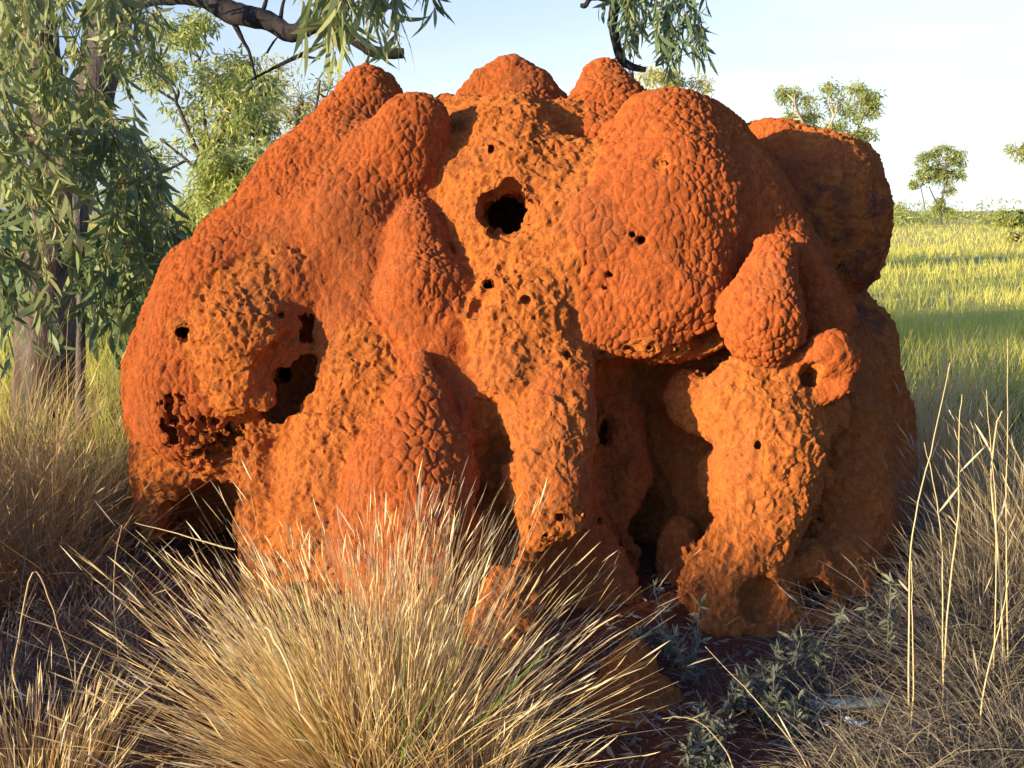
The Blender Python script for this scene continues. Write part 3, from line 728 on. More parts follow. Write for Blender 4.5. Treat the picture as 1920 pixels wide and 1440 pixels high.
# ================================================================== THE BIG GUM TREE (left), its limbs reach over the mound
def big_gum():
    r = np.random.default_rng(21); Yt = 7.6
    base = P(95, 700, Yt); base[2] = 0
    root = empty('gum_tree', base); tag(root, 'large gum tree at left with thick mottled trunk and drooping leafy branches above the mound', 'tree')
    def seg(name, pts, mat, sides=12, rough=.03):
        a = spline(np.array([np.append(P(x, y, Y), px(q, Y)) for x, y, Y, q in pts]), 6)
        g = Geo(); V, Q = tube(a[:, :3], a[:, 3], sides, rough, r); g.add(V-base, Q); return g.build(name, mat, root), a
    seg('trunk', [(84, 870, Yt, 66), (86, 700, Yt, 58), (92, 520, Yt, 56), (108, 400, Yt, 56), (120, 320, Yt, 54)], M['bark'], 18)
    seg('limb', [(118, 350, Yt, 44), (92, 260, Yt, 40), (78, 120, Yt, 34), (70, 0, Yt, 32), (60, -260, Yt, 28), (20, -500, Yt, 18)], M['bark'])
    seg('limb', [(128, 350, Yt, 44), (165, 230, Yt, 38), (190, 100, Yt, 36), (212, -10, Yt, 34), (230, -150, Yt, 30), (250, -420, Yt, 20)], M['dark_bark'])
    seg('limb', [(205, 60, Yt, 30), (250, -2, 7.4, 21), (330, -8, 7.0, 17), (385, -6, 6.7, 20), (430, 22, 6.5, 21), (500, 38, 6.4, 18), (545, 62, 6.3, 16), (600, 45, 6.2, 13),
                 (650, 62, 6.1, 12), (700, 96, 6.1, 11), (757, 100, 6.1, 9)], M['shade_toned_limb_bark'], 10, .06)
    # high limb out of the frame carrying the hanging sprays
    seg('limb', [(205, 0, Yt, 26), (330, -160, 6.8, 22), (560, -190, 6.0, 18), (800, -170, 5.8, 15), (1000, -130, 6.0, 13), (1140, -30, 6.2, 11), (1150, 50, 6.2, 9), (1162, 105, 6.2, 8),
                 (1182, 124, 6.2, 7), (1211, 131, 6.2, 5)], M['shade_toned_limb_bark'], 9, .06)
    seg('limb', [(60, -100, Yt, 22), (-60, -200, 6.0, 18), (60, -180, 5.0, 13), (200, -130, 4.9, 9)], M['bark'], 8)
    seg('limb', [(150, 300, Yt, 14), (148, 420, 6.8, 10), (152, 560, 6.6, 9), (150, 800, 6.6, 9)], M['dark_bark'], 6)
    for pts in ([(430, 25, 6.5, 7), (455, 75, 6.5, 4), (468, 100, 6.5, 3), (480, 150, 6.5, 2)], [(490, 34, 6.4, 5), (495, 15, 6.4, 4), (505, -20, 6.4, 3)], [(525, 45, 6.4, 5), (530, 10, 6.4, 3), (540, -20, 6.4, 2)],
                [(650, 60, 6.1, 5), (610, 80, 6.2, 4), (560, 105, 6.3, 4), (520, 124, 6.4, 3), (470, 150, 6.4, 2)], [(560, 105, 6.3, 3), (600, 110, 6.3, 2)], [(500, 100, 6.4, 2), (512, 80, 6.4, 2), (522, 68, 6.4, 1)],
                [(1150, 0, 6.2, 6), (1110, -4, 6.2, 5), (1098, 10, 6.2, 5), (1088, 10, 6.2, 4)]):
        seg('branch', pts, M['shade_toned_limb_bark'], 6, .05)
    tw = Geo(); lv = Geo(); dk = Geo()
    def region(n, x0, x1, y0, y1, Y0, Y1, leafL, l0, l1, tgt, prob=None, **kw):
        for _ in range(n):
            x, y, Y = r.uniform(x0, x1), r.uniform(y0, y1), r.uniform(Y0, Y1)
            if prob and not prob(x, y): continue
            a = P(x, y, Y); spray(tw, tgt, a-base, r.uniform(l0, l1), leafL, r, **kw)
    # curtains in front of the trunk
    region(62, -60, 200, -130, 150, 4.8, 6.6, .135, .2, .42, lv, lambda x, y: y < 60 or not 95 < x < 150, wr=.2)
    region(24, 60, 215, 60, 250, 5.2, 6.6, .13, .2, .38, lv, wr=.2)
    region(30, -60, 60, 150, 400, 4.8, 6.2, .14, .28, .5, lv, wr=.2)
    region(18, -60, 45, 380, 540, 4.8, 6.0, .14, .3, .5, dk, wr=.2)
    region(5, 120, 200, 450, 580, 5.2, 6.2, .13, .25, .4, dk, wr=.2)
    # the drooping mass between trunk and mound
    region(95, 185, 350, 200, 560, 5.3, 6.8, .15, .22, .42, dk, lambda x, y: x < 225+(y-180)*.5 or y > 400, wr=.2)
    region(40, 180, 330, 200, 500, 5.3, 6.2, .13, .25, .45, lv, lambda x, y: x < 260+(y-200)*.3)
    region(22, 205, 290, -60, 90, 6.2, 6.9, .12, .16, .34, lv)
    # sprays over the left shoulder of the mound
    region(24, 585, 725, -140, -20, 4.9, 5.7, .20, .24, .36, lv, spread=.25, wr=.13)
    region(8, 740, 810, -150, -80, 5.2, 6.0, .17, .2, .34, dk, spread=.25, wr=.13)
    # darker sprays at the top right
    region(34, 1150, 1315, -130, 25, 5.9, 6.6, .11, .22, .34, dk, lambda x, y: x > 1150+max(0, y)*.6, spread=.3)
    region(10, 1240, 1305, 20, 70, 5.9, 6.6, .11, .18, .26, dk, spread=.3)
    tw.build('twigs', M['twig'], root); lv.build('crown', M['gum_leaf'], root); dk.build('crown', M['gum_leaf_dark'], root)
big_gum()

# ================================================================== OTHER TREES AND BUSHES
def rc(n, x0, x1, y0, y1, r0, r1, seed, f=None):
    r = np.random.default_rng(seed); out = []
    while len(out) < n:
        x, y = r.uniform(x0, x1), r.uniform(y0, y1)
        if f and not f(x, y): continue
        out.append((x, y, r.uniform(r0, r1), r.normal()*r1*.8))
    return out
GB = 'young gums behind the big tree'
ell = lambda cx, cy, a, b: (lambda x, y: ((x-cx)/a)**2+((y-cy)/b)**2 < 1)
gum_tree('sapling_tree', 'slender young gum with loose bright green crown just left of the mound top', 12, [(402, 620, 9), (398, 480, 8), (390, 330, 7), (375, 250, 5)],
         [[(392, 330, 5), (415, 270, 4), (430, 200, 3)], [(388, 330, 5), (360, 260, 4), (330, 190, 3)], [(392, 345, 4), (350, 300, 3), (300, 260, 2)], [(400, 340, 4), (380, 200, 3), (375, 110, 2)]],
         rc(15, 240, 500, 50, 270, 38, 55, 31, ell(375, 165, 130, 120))+[(300, 300, 40, 0), (350, 60, 35, 0), (385, 40, 30, 0), (480, 200, 30, 0), (440, 120, 30, 0)], M['sapling_leaf'], M['dark_bark'], .092, 1.7, group=GB, r=np.random.default_rng(41))
gum_tree('sapling_tree', 'tall dark-stemmed gum with drooping crown, just right of the bright young gum', 14, [(432, 620, 12), (430, 420, 9), (436, 300, 8), (445, 200, 5)],
         [[(436, 300, 6), (470, 220, 4), (490, 150, 3)], [(436, 280, 5), (420, 180, 3)]],
         rc(8, 420, 520, 100, 250, 30, 42, 32)+[(495, 170, 30, 0), (470, 230, 30, 0)], M['gum_leaf'], M['dark_bark'], .10, 1.3, group=GB, r=np.random.default_rng(42))
gum_tree('sapling_tree', 'pale yellowish gum with thin crown rising behind the left shoulder of the mound', 20, [(560, 520, 7), (555, 330, 6), (560, 200, 4)],
         [[(556, 320, 4), (520, 240, 3), (500, 180, 2)], [(556, 300, 4), (590, 210, 3), (600, 150, 2)]],
         rc(16, 480, 625, 100, 330, 26, 40, 33, ell(555, 215, 75, 120)), M['yellow_leaf'], M['dark_bark'], .11, 1.4, group=GB, r=np.random.default_rng(43))
BB = 'light green bushes behind the big tree'
def bush(cx, cy, rx, ry, Y, label, seed, mat='far_leaf', n=16, leafL=.10, group=BB, name='bush', dens=1.4):
    c = rc(n, cx-rx, cx+rx, cy-ry, cy+ry, min(rx, ry)*.35, min(rx, ry)*.6, seed, ell(cx, cy, rx, ry))
    return gum_tree(name, label, Y, [(cx, cy+ry*1.5, 5), (cx, cy+ry*.6, 4), (cx+3, cy, 3)], [], c, M[mat], M['dark_bark'], leafL, dens, cat='bush', group=group, r=np.random.default_rng(seed+100))
bush(455, 350, 75, 105, 11, 'bright leafy bush against the upper left slope of the mound', 51, 'sapling_leaf', 22)
bush(400, 440, 70, 90, 13, 'rounded light green bush below the slender young gum', 52, 'far_leaf', 18, .15)
bush(285, 520, 85, 120, 15, 'wide green bush glimpsed between the hanging leaves and the mound', 53, 'sapling_leaf', 22, .17)
bush(215, 600, 70, 90, 17, 'yellow green bush glimpsed just right of the thick trunk', 54, 'far_leaf', 16, .18)
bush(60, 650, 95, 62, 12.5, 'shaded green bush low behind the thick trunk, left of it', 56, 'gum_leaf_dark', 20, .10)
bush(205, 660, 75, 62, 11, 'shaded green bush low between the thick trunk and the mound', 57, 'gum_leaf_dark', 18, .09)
bush(20, 540, 60, 110, 18, 'pale bush at the far left edge behind the thick trunk', 55, 'yellow_leaf', 14, .18)
FT = 'trees out on the grassy plain'
gum_tree('gum_tree', 'pale-limbed open gum tree rising just behind the right shoulder of the mound', 24, [(1562, 620, 8), (1560, 420, 7), (1556, 330, 6)],
         [[(1557, 340, 4), (1535, 290, 4), (1528, 250, 3)], [(1557, 340, 4), (1508, 235, 4), (1492, 200, 3), (1490, 175, 2)], [(1548, 250, 4), (1562, 222, 3), (1570, 205, 2)], [(1600, 330, 4), (1598, 270, 4), (1610, 240, 3), (1625, 205, 2)], [(1556, 340, 5), (1580, 300, 4), (1605, 285, 3), (1640, 255, 2)]],
         [(1490, 178, 26, 0), (1470, 172, 18, 0), (1515, 190, 24, 0), (1500, 225, 28, 0), (1480, 220, 22, 0), (1530, 215, 26, 0), (1560, 165, 20, 0), (1570, 190, 24, 0), (1605, 170, 24, 0), (1620, 195, 30, 0), (1630, 180, 22, 0), (1600, 215, 22, 0), (1635, 205, 20, 0),
          (1600, 255, 24, 0), (1575, 245, 24, 0), (1625, 250, 18, 0), (1545, 245, 26, 0), (1590, 275, 24, 0), (1605, 270, 20, 0)], M['far_leaf'], M['pale_bark'], .105, 1.9, group=FT, r=np.random.default_rng(44))
gum_tree('gum_tree', 'small double-stemmed gum tree alone on the plain right of the mound' , 118, [(1764, 420, 4), (1764, 395, 3.5), (1768, 360, 3)],
         [[(1766, 372, 2.5), (1772, 345, 2), (1775, 315, 1.5)], [(1764, 390, 2.5), (1752, 372, 2), (1742, 350, 1.5)], [(1735, 395, 1.5), (1731, 372, 1.5), (1726, 350, 1.2)]],
         [(1728, 300, 15, 0), (1735, 318, 17, 0), (1722, 335, 15, 0), (1745, 335, 16, 0), (1740, 292, 12, 0), (1760, 285, 13, 0), (1778, 280, 13, 0), (1795, 288, 13, 0), (1800, 305, 13, 0), (1785, 325, 16, 0), (1775, 335, 15, 0), (1800, 330, 12, 0), (1765, 330, 12, 0), (1712, 345, 9, 0),
          (1780, 360, 12, 0), (1765, 375, 10, 0), (1758, 392, 12, 0), (1775, 395, 11, 0), (1780, 300, 14, 0), (1760, 308, 16, 0), (1768, 322, 14, 0), (1750, 318, 14, 0)], M['far_leaf'], M['dark_bark'], .40, 1.5, group=FT, r=np.random.default_rng(45))
gum_tree('gum_tree', 'gum tree cut by the right edge of the picture, only leaf tips showing', 40, [(1960, 430, 5), (1958, 330, 4), (1955, 280, 3)], [], rc(12, 1905, 2000, 225, 320, 14, 24, 34, ell(1950, 270, 46, 50)),
         M['far_leaf'], M['pale_bark'], .18, 1.8, group=FT, r=np.random.default_rng(46))
gum_tree('gum_tree', 'distant gum with only its pale top above the mound, below the dark hanging sprays', 26, [(1270, 620, 7), (1268, 400, 6), (1268, 250, 5)], [], rc(12, 1205, 1335, 140, 220, 18, 26, 35),
         M['yellow_leaf'], M['pale_bark'], .13, 1.6, group=FT, r=np.random.default_rng(47))
PB = 'bushes out on the grassy plain'
bush(1900, 402, 36, 20, 100, 'bright green bush at the right edge on the plain, upper of two', 61, 'far_leaf', 14, .36, PB, dens=1.6)
bush(1914, 442, 34, 15, 48, 'low leafy bush at the right edge on the plain, lower of two', 62, 'yellow_leaf', 10, .2, PB)
bush(1672, 395, 15, 9, 230, 'small yellowish bush on the skyline close beside the mound', 64, 'yellow_leaf', 7, 1.6, PB)
for i, (x, y) in enumerate(((5.3, 26.5), (7.2, 28.0))):  # unseen bushes added so their long shadows band the far plain
    q = 960+x/y*1920; bush(q, 395, 1.1*1920/y, 1.0*1920/y, y, ('unseen bush added straight behind the mound to shade the plain', 'unseen bush added behind the right part of the mound to shade the plain')[i], 66+i, 'far_leaf', 26, .3, 'unseen bushes added to shade the far plain', dens=1.3)
for i, (x, y) in enumerate(((.7, 10.6), (2.1, 10.3), (3.3, 12.6))):  # low bushes added out of sight to shade the nearer grass
    q = 960+x/y*1920; bush(q, 395+.75*1920/y, .8*1920/y, .62*1920/y, y, ('unseen low bush added behind the centre of the mound to shade the grass', 'unseen low bush added behind the right half of the mound to shade the grass', 'unseen low bush added behind the right edge of the mound to shade the grass')[i], 70+i, 'far_leaf', 26, .1, 'unseen low bushes added to shade the nearer plain', dens=1.3)
# far belt of scrub along the horizon: one mass
def scrub_belt():
    r = np.random.default_rng(66); g = Geo()
    for i in range(170):
        X = r.uniform(-60, 150); Yv = r.uniform(95, 190); R0 = r.uniform(1.0, 2.6); n = 230
        c = np.array([X, Yv, R0*.45])
        q = c+np.clip(r.normal(size=(n, 3)), -1.5, 1.5)*[R0*.75, R0*.75, R0*.42]
        L = r.uniform(.26, .5, n)
        add_leaves(g, q, r.normal(size=(n, 3)), L, L*.45, r=r, segs=2)
    tag(g.build('distant_scrub', M['far_leaf']), 'low belt of green scrub along the horizon', 'scrub', kind='stuff')
scrub_belt()

# ================================================================== GRASSES
def meadow():
    r = np.random.default_rng(71); g = Geo()
    def band(n, y0, y1, L0, L1, W, x0=None, x1=None):
        Yv = y0*(y1/y0)**r.uniform(0, 1, n)
        a = r.uniform(-.70, .70, n) if x0 is None else r.uniform(x0, x1, n)
        X = a*Yv
        q = np.stack([X, Yv, Yv*0], 1); k = (np.hypot(X-.1, (Yv-4.7)*1.1) > 2.2)
        # tufty spacing
        k &= (vnoise(q, .55, 88)+vnoise(q, 3., 89)*.6+r.uniform(-.6, .6, n) > -.35)
        X, Yv = X[k], Yv[k]; m = len(X)
        root = np.stack([X, Yv, ground_h(X, Yv)-.01], 1)
        L = r.uniform(L0, L1, m)*(1+.25*vnoise(root, 2., 90))
        V, Q, mm, _, _ = blades(root, r.uniform(0, 2*np.pi, m), np.abs(r.normal(0, .25, m)), L, W*np.clip(Yv/8, .8, 8)*r.uniform(.7, 1.3, m), r.uniform(0, .35, m), segs=3, r=r)
        big = .5+.5*vnoise(root, 5, 91)
        g.add(V, Q, np.repeat(np.clip(r.uniform(0, .75, m)+.3*(big-.5), 0, 1), mm))
    band(30000, 5.5, 14, .28, .5, .005)
    band(42000, 12, 40, .24, .42, .005)
    band(44000, 35, 160, .2, .38, .0042)
    tag(g.build('meadow_grass', M['meadow']), 'pale green sunlit grass covering the plain behind the mound', 'grass', kind='stuff')
meadow()

def tussock(name, label, root, n, L, tilt, W, mat, seed, bunches=40, spread=.12, bend=.1, group='dry grass tussocks around the mound', heads=0.0, bias=(0, 0), jit=.10, droop=0.0, green=None, tilt0=0.0, strays=.06):
    """a clump of stems fanning out from one crown, gathered in bunches"""
    r = np.random.default_rng(seed); g = Geo(); root = np.array([root[0], root[1], 0.0])
    root[2] = float(ground_h(root[:1], root[1:2])[0])-.02
    nb = bunches; az = r.uniform(0, 2*np.pi, nb)
    ti = tilt0+(tilt-tilt0)*r.uniform(0, 1, nb)**.75; LL = L*r.uniform(.68, 1.08, nb)
    per = np.maximum(1, r.poisson(n/nb, nb))
    bi = np.repeat(np.arange(nb), per); m = len(bi)
    hx = np.sin(ti[bi])*np.cos(az[bi])+bias[0]+r.normal(0, jit, m); hy = np.sin(ti[bi])*np.sin(az[bi])+bias[1]+r.normal(0, jit, m)
    st = r.uniform(size=m) < strays; hx = hx+st*r.normal(0, .22, m); hy = hy+st*r.normal(0, .22, m)
    a2 = np.arctan2(hy, hx); t2 = np.arcsin(np.clip(np.hypot(hx, hy), 0, .97))
    ro = np.stack([np.cos(a2), np.sin(a2), np.zeros(m)], 1)*spread*(np.hypot(hx, hy)*.9+r.uniform(0, .35, m))[:, None]
    Lm = LL[bi]*np.where(r.uniform(size=m) < .2, r.uniform(.25, .6, m), r.uniform(.6, 1.05, m))
    V, Q, mm, tip, d = blades(ro, a2, t2, Lm, W*r.uniform(.7, 1.4, m), r.normal(bend, .08, m)+st*r.normal(0, .2, m), (np.full(m, droop) if np.isscalar(droop) else r.uniform(*droop, m))+st*r.uniform(0, .4, m), segs=6, r=r, wob=.04)
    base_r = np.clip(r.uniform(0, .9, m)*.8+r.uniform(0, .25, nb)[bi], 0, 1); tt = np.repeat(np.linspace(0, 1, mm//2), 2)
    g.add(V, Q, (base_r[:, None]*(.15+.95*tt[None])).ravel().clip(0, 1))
    if heads:
        k = r.uniform(size=m) < heads
        p = tip[k]; dd = d[k]+r.normal(0, .12, (k.sum(), 3))+np.stack([np.cos(a2[k]), np.sin(a2[k]), a2[k]*0], 1)*.2
        Lh = r.uniform(.04, .11, len(p))
        add_leaves(g, p-norm(dd)*Lh[:, None]*.5, dd, Lh, Lh*.045, rnd=r.uniform(.6, 1, len(p)), r=r, curl=.05)
    o = g.build(name, M[mat]); o.location = root
    tag(o, label, 'grass tussock', group)
    if green:
        k = green; a = r.uniform(0, 2*np.pi, k)
        V, Q, mm, _, _ = blades(np.stack([np.cos(a), np.sin(a), a*0], 1)*spread*.6, a, r.uniform(.1, .7, k), L*r.uniform(.5, .85, k), np.full(k, W*2.2), r.uniform(0, .2, k), segs=4, r=r)
        gg = Geo(); gg.add(V, Q, np.repeat(r.uniform(0, .5, k), mm)); gg.build('green_blades', M['green_blade'], o)
    return o
M['green_blade'] = mat_leaf('green_blade', (.14, .26, .04), (.20, .34, .06), (.3, .4, .1), .35)
TG = 'dry grass tussocks around the mound'
tussock('grass_tussock', 'big golden grass tussock fanning out in front of the mound, the largest', (-.37, 2.72), 2700, .85, .96, .0031, 'straw', 201, bunches=52, spread=.20, bend=.04, heads=.8, jit=.115, green=30, bias=(-.03, 0), strays=.22)
tussock('grass_tussock', 'low golden side tussock leaning right beneath the biggest one', (-.12, 2.55), 520, .47, 1.05, .0034, 'straw', 202, bunches=20, spread=.1, jit=.08, bias=(.16, .05), heads=.5)
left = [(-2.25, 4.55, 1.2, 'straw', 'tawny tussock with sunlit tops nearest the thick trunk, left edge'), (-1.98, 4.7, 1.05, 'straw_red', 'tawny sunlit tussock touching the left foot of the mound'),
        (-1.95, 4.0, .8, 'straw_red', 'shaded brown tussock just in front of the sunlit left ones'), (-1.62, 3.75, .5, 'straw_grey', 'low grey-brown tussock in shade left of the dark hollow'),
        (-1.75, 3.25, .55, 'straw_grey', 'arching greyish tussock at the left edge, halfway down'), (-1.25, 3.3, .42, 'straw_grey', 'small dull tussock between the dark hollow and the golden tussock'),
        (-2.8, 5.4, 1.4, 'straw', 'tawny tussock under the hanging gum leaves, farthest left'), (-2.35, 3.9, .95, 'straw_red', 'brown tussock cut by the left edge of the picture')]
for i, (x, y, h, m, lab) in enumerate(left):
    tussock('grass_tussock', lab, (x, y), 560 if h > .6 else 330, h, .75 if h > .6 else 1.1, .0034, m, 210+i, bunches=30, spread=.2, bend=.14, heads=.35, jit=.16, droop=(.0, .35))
near = [(-1.12, 2.15, .25, 'pale straw tussock in the bottom left corner'), (-.80, 2.08, .21, 'short pale tussock, second from the bottom left corner'), (-.42, 2.08, .19, 'short pale tussock peeping up below the golden one'),
        (-1.35, 2.65, .28, 'tangled greyish tussock at the lower left edge')]
for i, (x, y, h, lab) in enumerate(near):
    tussock('grass_tussock', lab, (x, y), 420, h*1.25, .5, .0035, 'straw', 230+i, bunches=26, spread=.24, bend=.06, heads=.7, jit=.12)
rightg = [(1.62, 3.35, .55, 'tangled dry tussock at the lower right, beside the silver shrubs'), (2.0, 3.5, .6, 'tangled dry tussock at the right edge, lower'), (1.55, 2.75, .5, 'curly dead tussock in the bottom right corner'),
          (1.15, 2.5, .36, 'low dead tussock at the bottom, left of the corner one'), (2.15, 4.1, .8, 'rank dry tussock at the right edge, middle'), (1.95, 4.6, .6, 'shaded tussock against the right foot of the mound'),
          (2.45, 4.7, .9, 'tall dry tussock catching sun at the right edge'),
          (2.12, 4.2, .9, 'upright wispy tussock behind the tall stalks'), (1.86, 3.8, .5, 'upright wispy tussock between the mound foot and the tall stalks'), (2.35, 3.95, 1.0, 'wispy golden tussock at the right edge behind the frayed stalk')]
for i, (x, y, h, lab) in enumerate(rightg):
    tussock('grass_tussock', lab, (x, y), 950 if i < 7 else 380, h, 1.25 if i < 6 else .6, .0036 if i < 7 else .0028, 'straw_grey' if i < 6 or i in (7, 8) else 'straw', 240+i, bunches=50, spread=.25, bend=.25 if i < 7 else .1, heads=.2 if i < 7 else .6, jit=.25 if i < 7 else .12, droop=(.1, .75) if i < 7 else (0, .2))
tussock('grass_tussock', 'pale upright tussock glowing in sun beyond the right side of the mound', (2.22, 5.25), 700, 1.02, .33, .004, 'straw', 250, bunches=24, spread=.3, heads=.6)
tussock('grass_tussock', 'pale tussock behind the glowing upright one, half hidden by the mound', (2.2, 5.7), 500, .95, .3, .004, 'straw', 251, bunches=20, spread=.3, heads=.5)
# dense low shrubs added unseen out of frame on the left to throw the low shade over the left foot of the mound
for i, (x, y, h, lab) in enumerate([(-3.1, 1.95, .66, 'nearest the camera'), (-3.25, 2.75, .82, 'second from the camera'), (-3.4, 3.45, .92, 'third from the camera'), (-4.3, 3.1, 1.0, 'standing behind the second and third'), (-4.2, 4.6, .8, 'farthest back')]):
    r = np.random.default_rng(260+i); rt = empty('shrub', (x, y, 0)); tag(rt, 'dense dull green shrub added unseen for shade outside the left picture edge, '+lab, 'shrub', 'unseen row of shrubs added for shade left of the picture')
    g = Geo(); st = Geo()
    for k in range(70):
        v = norm(r.normal(size=3))*r.uniform(.3, 1)**.5; c = np.array([v[0]*h*.62, v[1]*h*.62, h*.52+v[2]*h*.45])
        V, Q = tube(spline([[0, 0, 0], c*[.5, .5, .6], c], 3), [.008, .006, .005, .004, .003, .002, .002], 4); st.add(V, Q)
        n = 60; p = c+r.normal(size=(n, 3))*h*.1; L = r.uniform(.03, .06, n); add_leaves(g, p, r.normal(size=(n, 3)), L, L*.45, r=r, segs=2)
    st.build('stems', M['twig'], rt); g.build('foliage', M['gum_leaf_dark'], rt)

# mat of dead leaves and curling blades over the soil
def litter():
    r = np.random.default_rng(81); g = Geo()
    def patch(n, x0, x1, y0, y1, L0, L1, f=None):
        x = r.uniform(x0, x1, n); y = r.uniform(y0, y1, n)
        k = np.hypot((x-.1)/1.75, (y-4.75)/1.35) > 1
        if f is not None: k &= f(x, y)
        x, y = x[k], y[k]; m = len(x)
        root = np.stack([x, y, ground_h(x, y)], 1)
        V, Q, mm, _, _ = blades(root, r.uniform(0, 2*np.pi, m), r.uniform(.3, 1.4, m), r.uniform(L0, L1, m), r.uniform(.002, .004, m), r.uniform(0, .4, m), r.uniform(.1, .9, m), segs=5, r=r, wob=.06)
        g.add(V, Q, np.repeat(r.uniform(0, 1, m), mm))
    patch(11000, .95, 3.2, 2.3, 6.5, .12, .42)
    patch(1600, .9, 1.7, 2.4, 3.1, .15, .4)
    patch(4500, -3.2, -.2, 1.9, 6.0, .12, .36)
    patch(1500, -.2, 1.2, 2.2, 3.6, .06, .2)
    tag(g.build('dead_grass_litter', M['straw_grey']), 'mat of curled dead grass over the shaded soil', 'dead grass', kind='stuff')
    g = Geo(); n = 2200
    x = r.uniform(-1.2, 2.2, n); y = r.uniform(2.1, 4.2, n); p = np.stack([x, y, ground_h(x, y)+.012], 1)
    d = r.normal(size=(n, 3))*[1, 1, .12]; L = r.uniform(.02, .06, n)
    add_leaves(g, p, d, L, L*.28, r=r, segs=2)
    tag(g.build('fallen_leaves', M['straw_grey']), 'small grey fallen leaves strewn over the red soil', 'leaf litter', kind='stuff')
litter()

# tall single stalks on the right
ST = 'tall dry stalks right of the mound'
def stalk(label, pts, q, seed, leafs=(), group=ST):
    q = q*.78; r = np.random.default_rng(seed)
    w = [P(*p) for p in pts]
    if 'blades' not in group and w[0][2] > -.02: w = [np.array([w[0][0], w[0][1], -.03])]+w
    a = spline(np.array(w), 5); base = a[0].copy()
    a[:, :2] += np.cumsum(r.normal(size=(len(a), 2))*.0015, 0)
    g = Geo(); V, Q = tube(a-base, np.linspace(q, q*.35, len(a)), 5); g.add(V, Q, .85)
    o = g.build('grass_stalk', M['straw'], loc=None); o.location = base; tag(o, label, 'grass stalk', group)
    k = Geo(); n = 0
    for t, az, L, cu in leafs:
        i = int(t*(len(a)-1)); p = (a[i]-base)[None]
        d = np.array([[math.cos(az), .3*math.sin(az), .9]])
        k = Geo(); add_leaves(k, p, d, np.array([L]), np.array([.007]), rnd=np.array([.9]), r=r, curl=cu, segs=6); k.build('leaf', M['straw'], o)
    return o
stalk('tall pale stalk leaning right, with a curled leaf, closest to the mound', [(1702, 1438, 3.0), (1704, 1150, 3.0), (1712, 1000, 3.0), (1745, 850, 3.0), (1782, 680, 3.0)], .0042, 1, [(.32, -2.6, .06, .2)])
stalk('shorter stalk standing against the foot of the one with the curled leaf', [(1710, 1300, 2.95), (1706, 1180, 2.95), (1703, 1050, 2.95)], .004, 2)
stalk('bent forked stalk second from the mound side', [(1764, 1390, 3.1), (1768, 1150, 3.1), (1765, 1010, 3.1), (1748, 900, 3.1), (1735, 830, 3.1)], .0036, 3, [(.6, .7, .12, .1), (.85, 1.2, .1, .1)])
stalk('straight bright stalk crossing behind the bent forked one', [(1772, 1260, 3.2), (1790, 1090, 3.2), (1802, 940, 3.2), (1803, 820, 3.2), (1808, 740, 3.2)], .0045, 4, [(.7, .5, .12, .1)])
stalk('thin tall stalk with bare tip, third of the middle row', [(1862, 1300, 3.2), (1868, 1000, 3.2), (1862, 850, 3.2), (1853, 730, 3.2)], .0034, 5)
stalk('tallest bare stalk near the right edge', [(1895, 1420, 3.3), (1888, 1000, 3.3), (1893, 800, 3.3), (1892, 635, 3.3)], .0034, 6)
stalk('frayed thick stalk near the right edge with drooping husk', [(1880, 1250, 3.3), (1876, 1050, 3.3), (1866, 900, 3.3), (1876, 800, 3.3), (1886, 770, 3.3)], .006, 7, [(.5, 1, .12, .2), (.7, 2, .12, .2)])
stalk('slanting stalk low at the right edge', [(1850, 1290, 2.9), (1880, 1180, 2.9), (1902, 1090, 2.9)], .004, 8)
stalk('thin arching stalk crossing the silver shrubs', [(1515, 1436, 2.7), (1470, 1370, 2.7), (1400, 1290, 2.75), (1330, 1215, 2.8)], .003, 9, [(.4, 2, .1, .1)], 'stalks in front of the silver shrubs')
stalk('bleached hooked stalk at the bottom, left of the silver shrubs', [(1378, 1450, 2.6), (1360, 1400, 2.6), (1320, 1355, 2.6), (1280, 1342, 2.6), (1246, 1345, 2.6)], .0035, 10, (), 'stalks in front of the silver shrubs')
stalk('pale broken reed standing bent in the left shade, peak nearest the left edge', [(-10, 1400, 2.9), (25, 1230, 2.9), (62, 1072, 2.9), (95, 1130, 2.9), (115, 1190, 2.9), (140, 1290, 2.9)], .0035, 11, (), 'pale reeds in the left shade')
stalk('thin white twig standing upright in the left shade', [(218, 1200, 3.3), (212, 1080, 3.3), (228, 985, 3.3)], .003, 12, (), 'pale reeds in the left shade')
stalk('flat bleached leaf blade lying across the golden tussock', [(562, 1330, 2.2), (530, 1240, 2.2), (500, 1190, 2.25), (485, 1175, 2.3)], .005, 13, (), 'bleached blades in the golden tussock')
stalk('pale slanting blade poking left out of the golden tussock', [(440, 1030, 2.7), (350, 1005, 2.7), (252, 980, 2.7)], .0035, 14, (), 'bleached blades in the golden tussock')

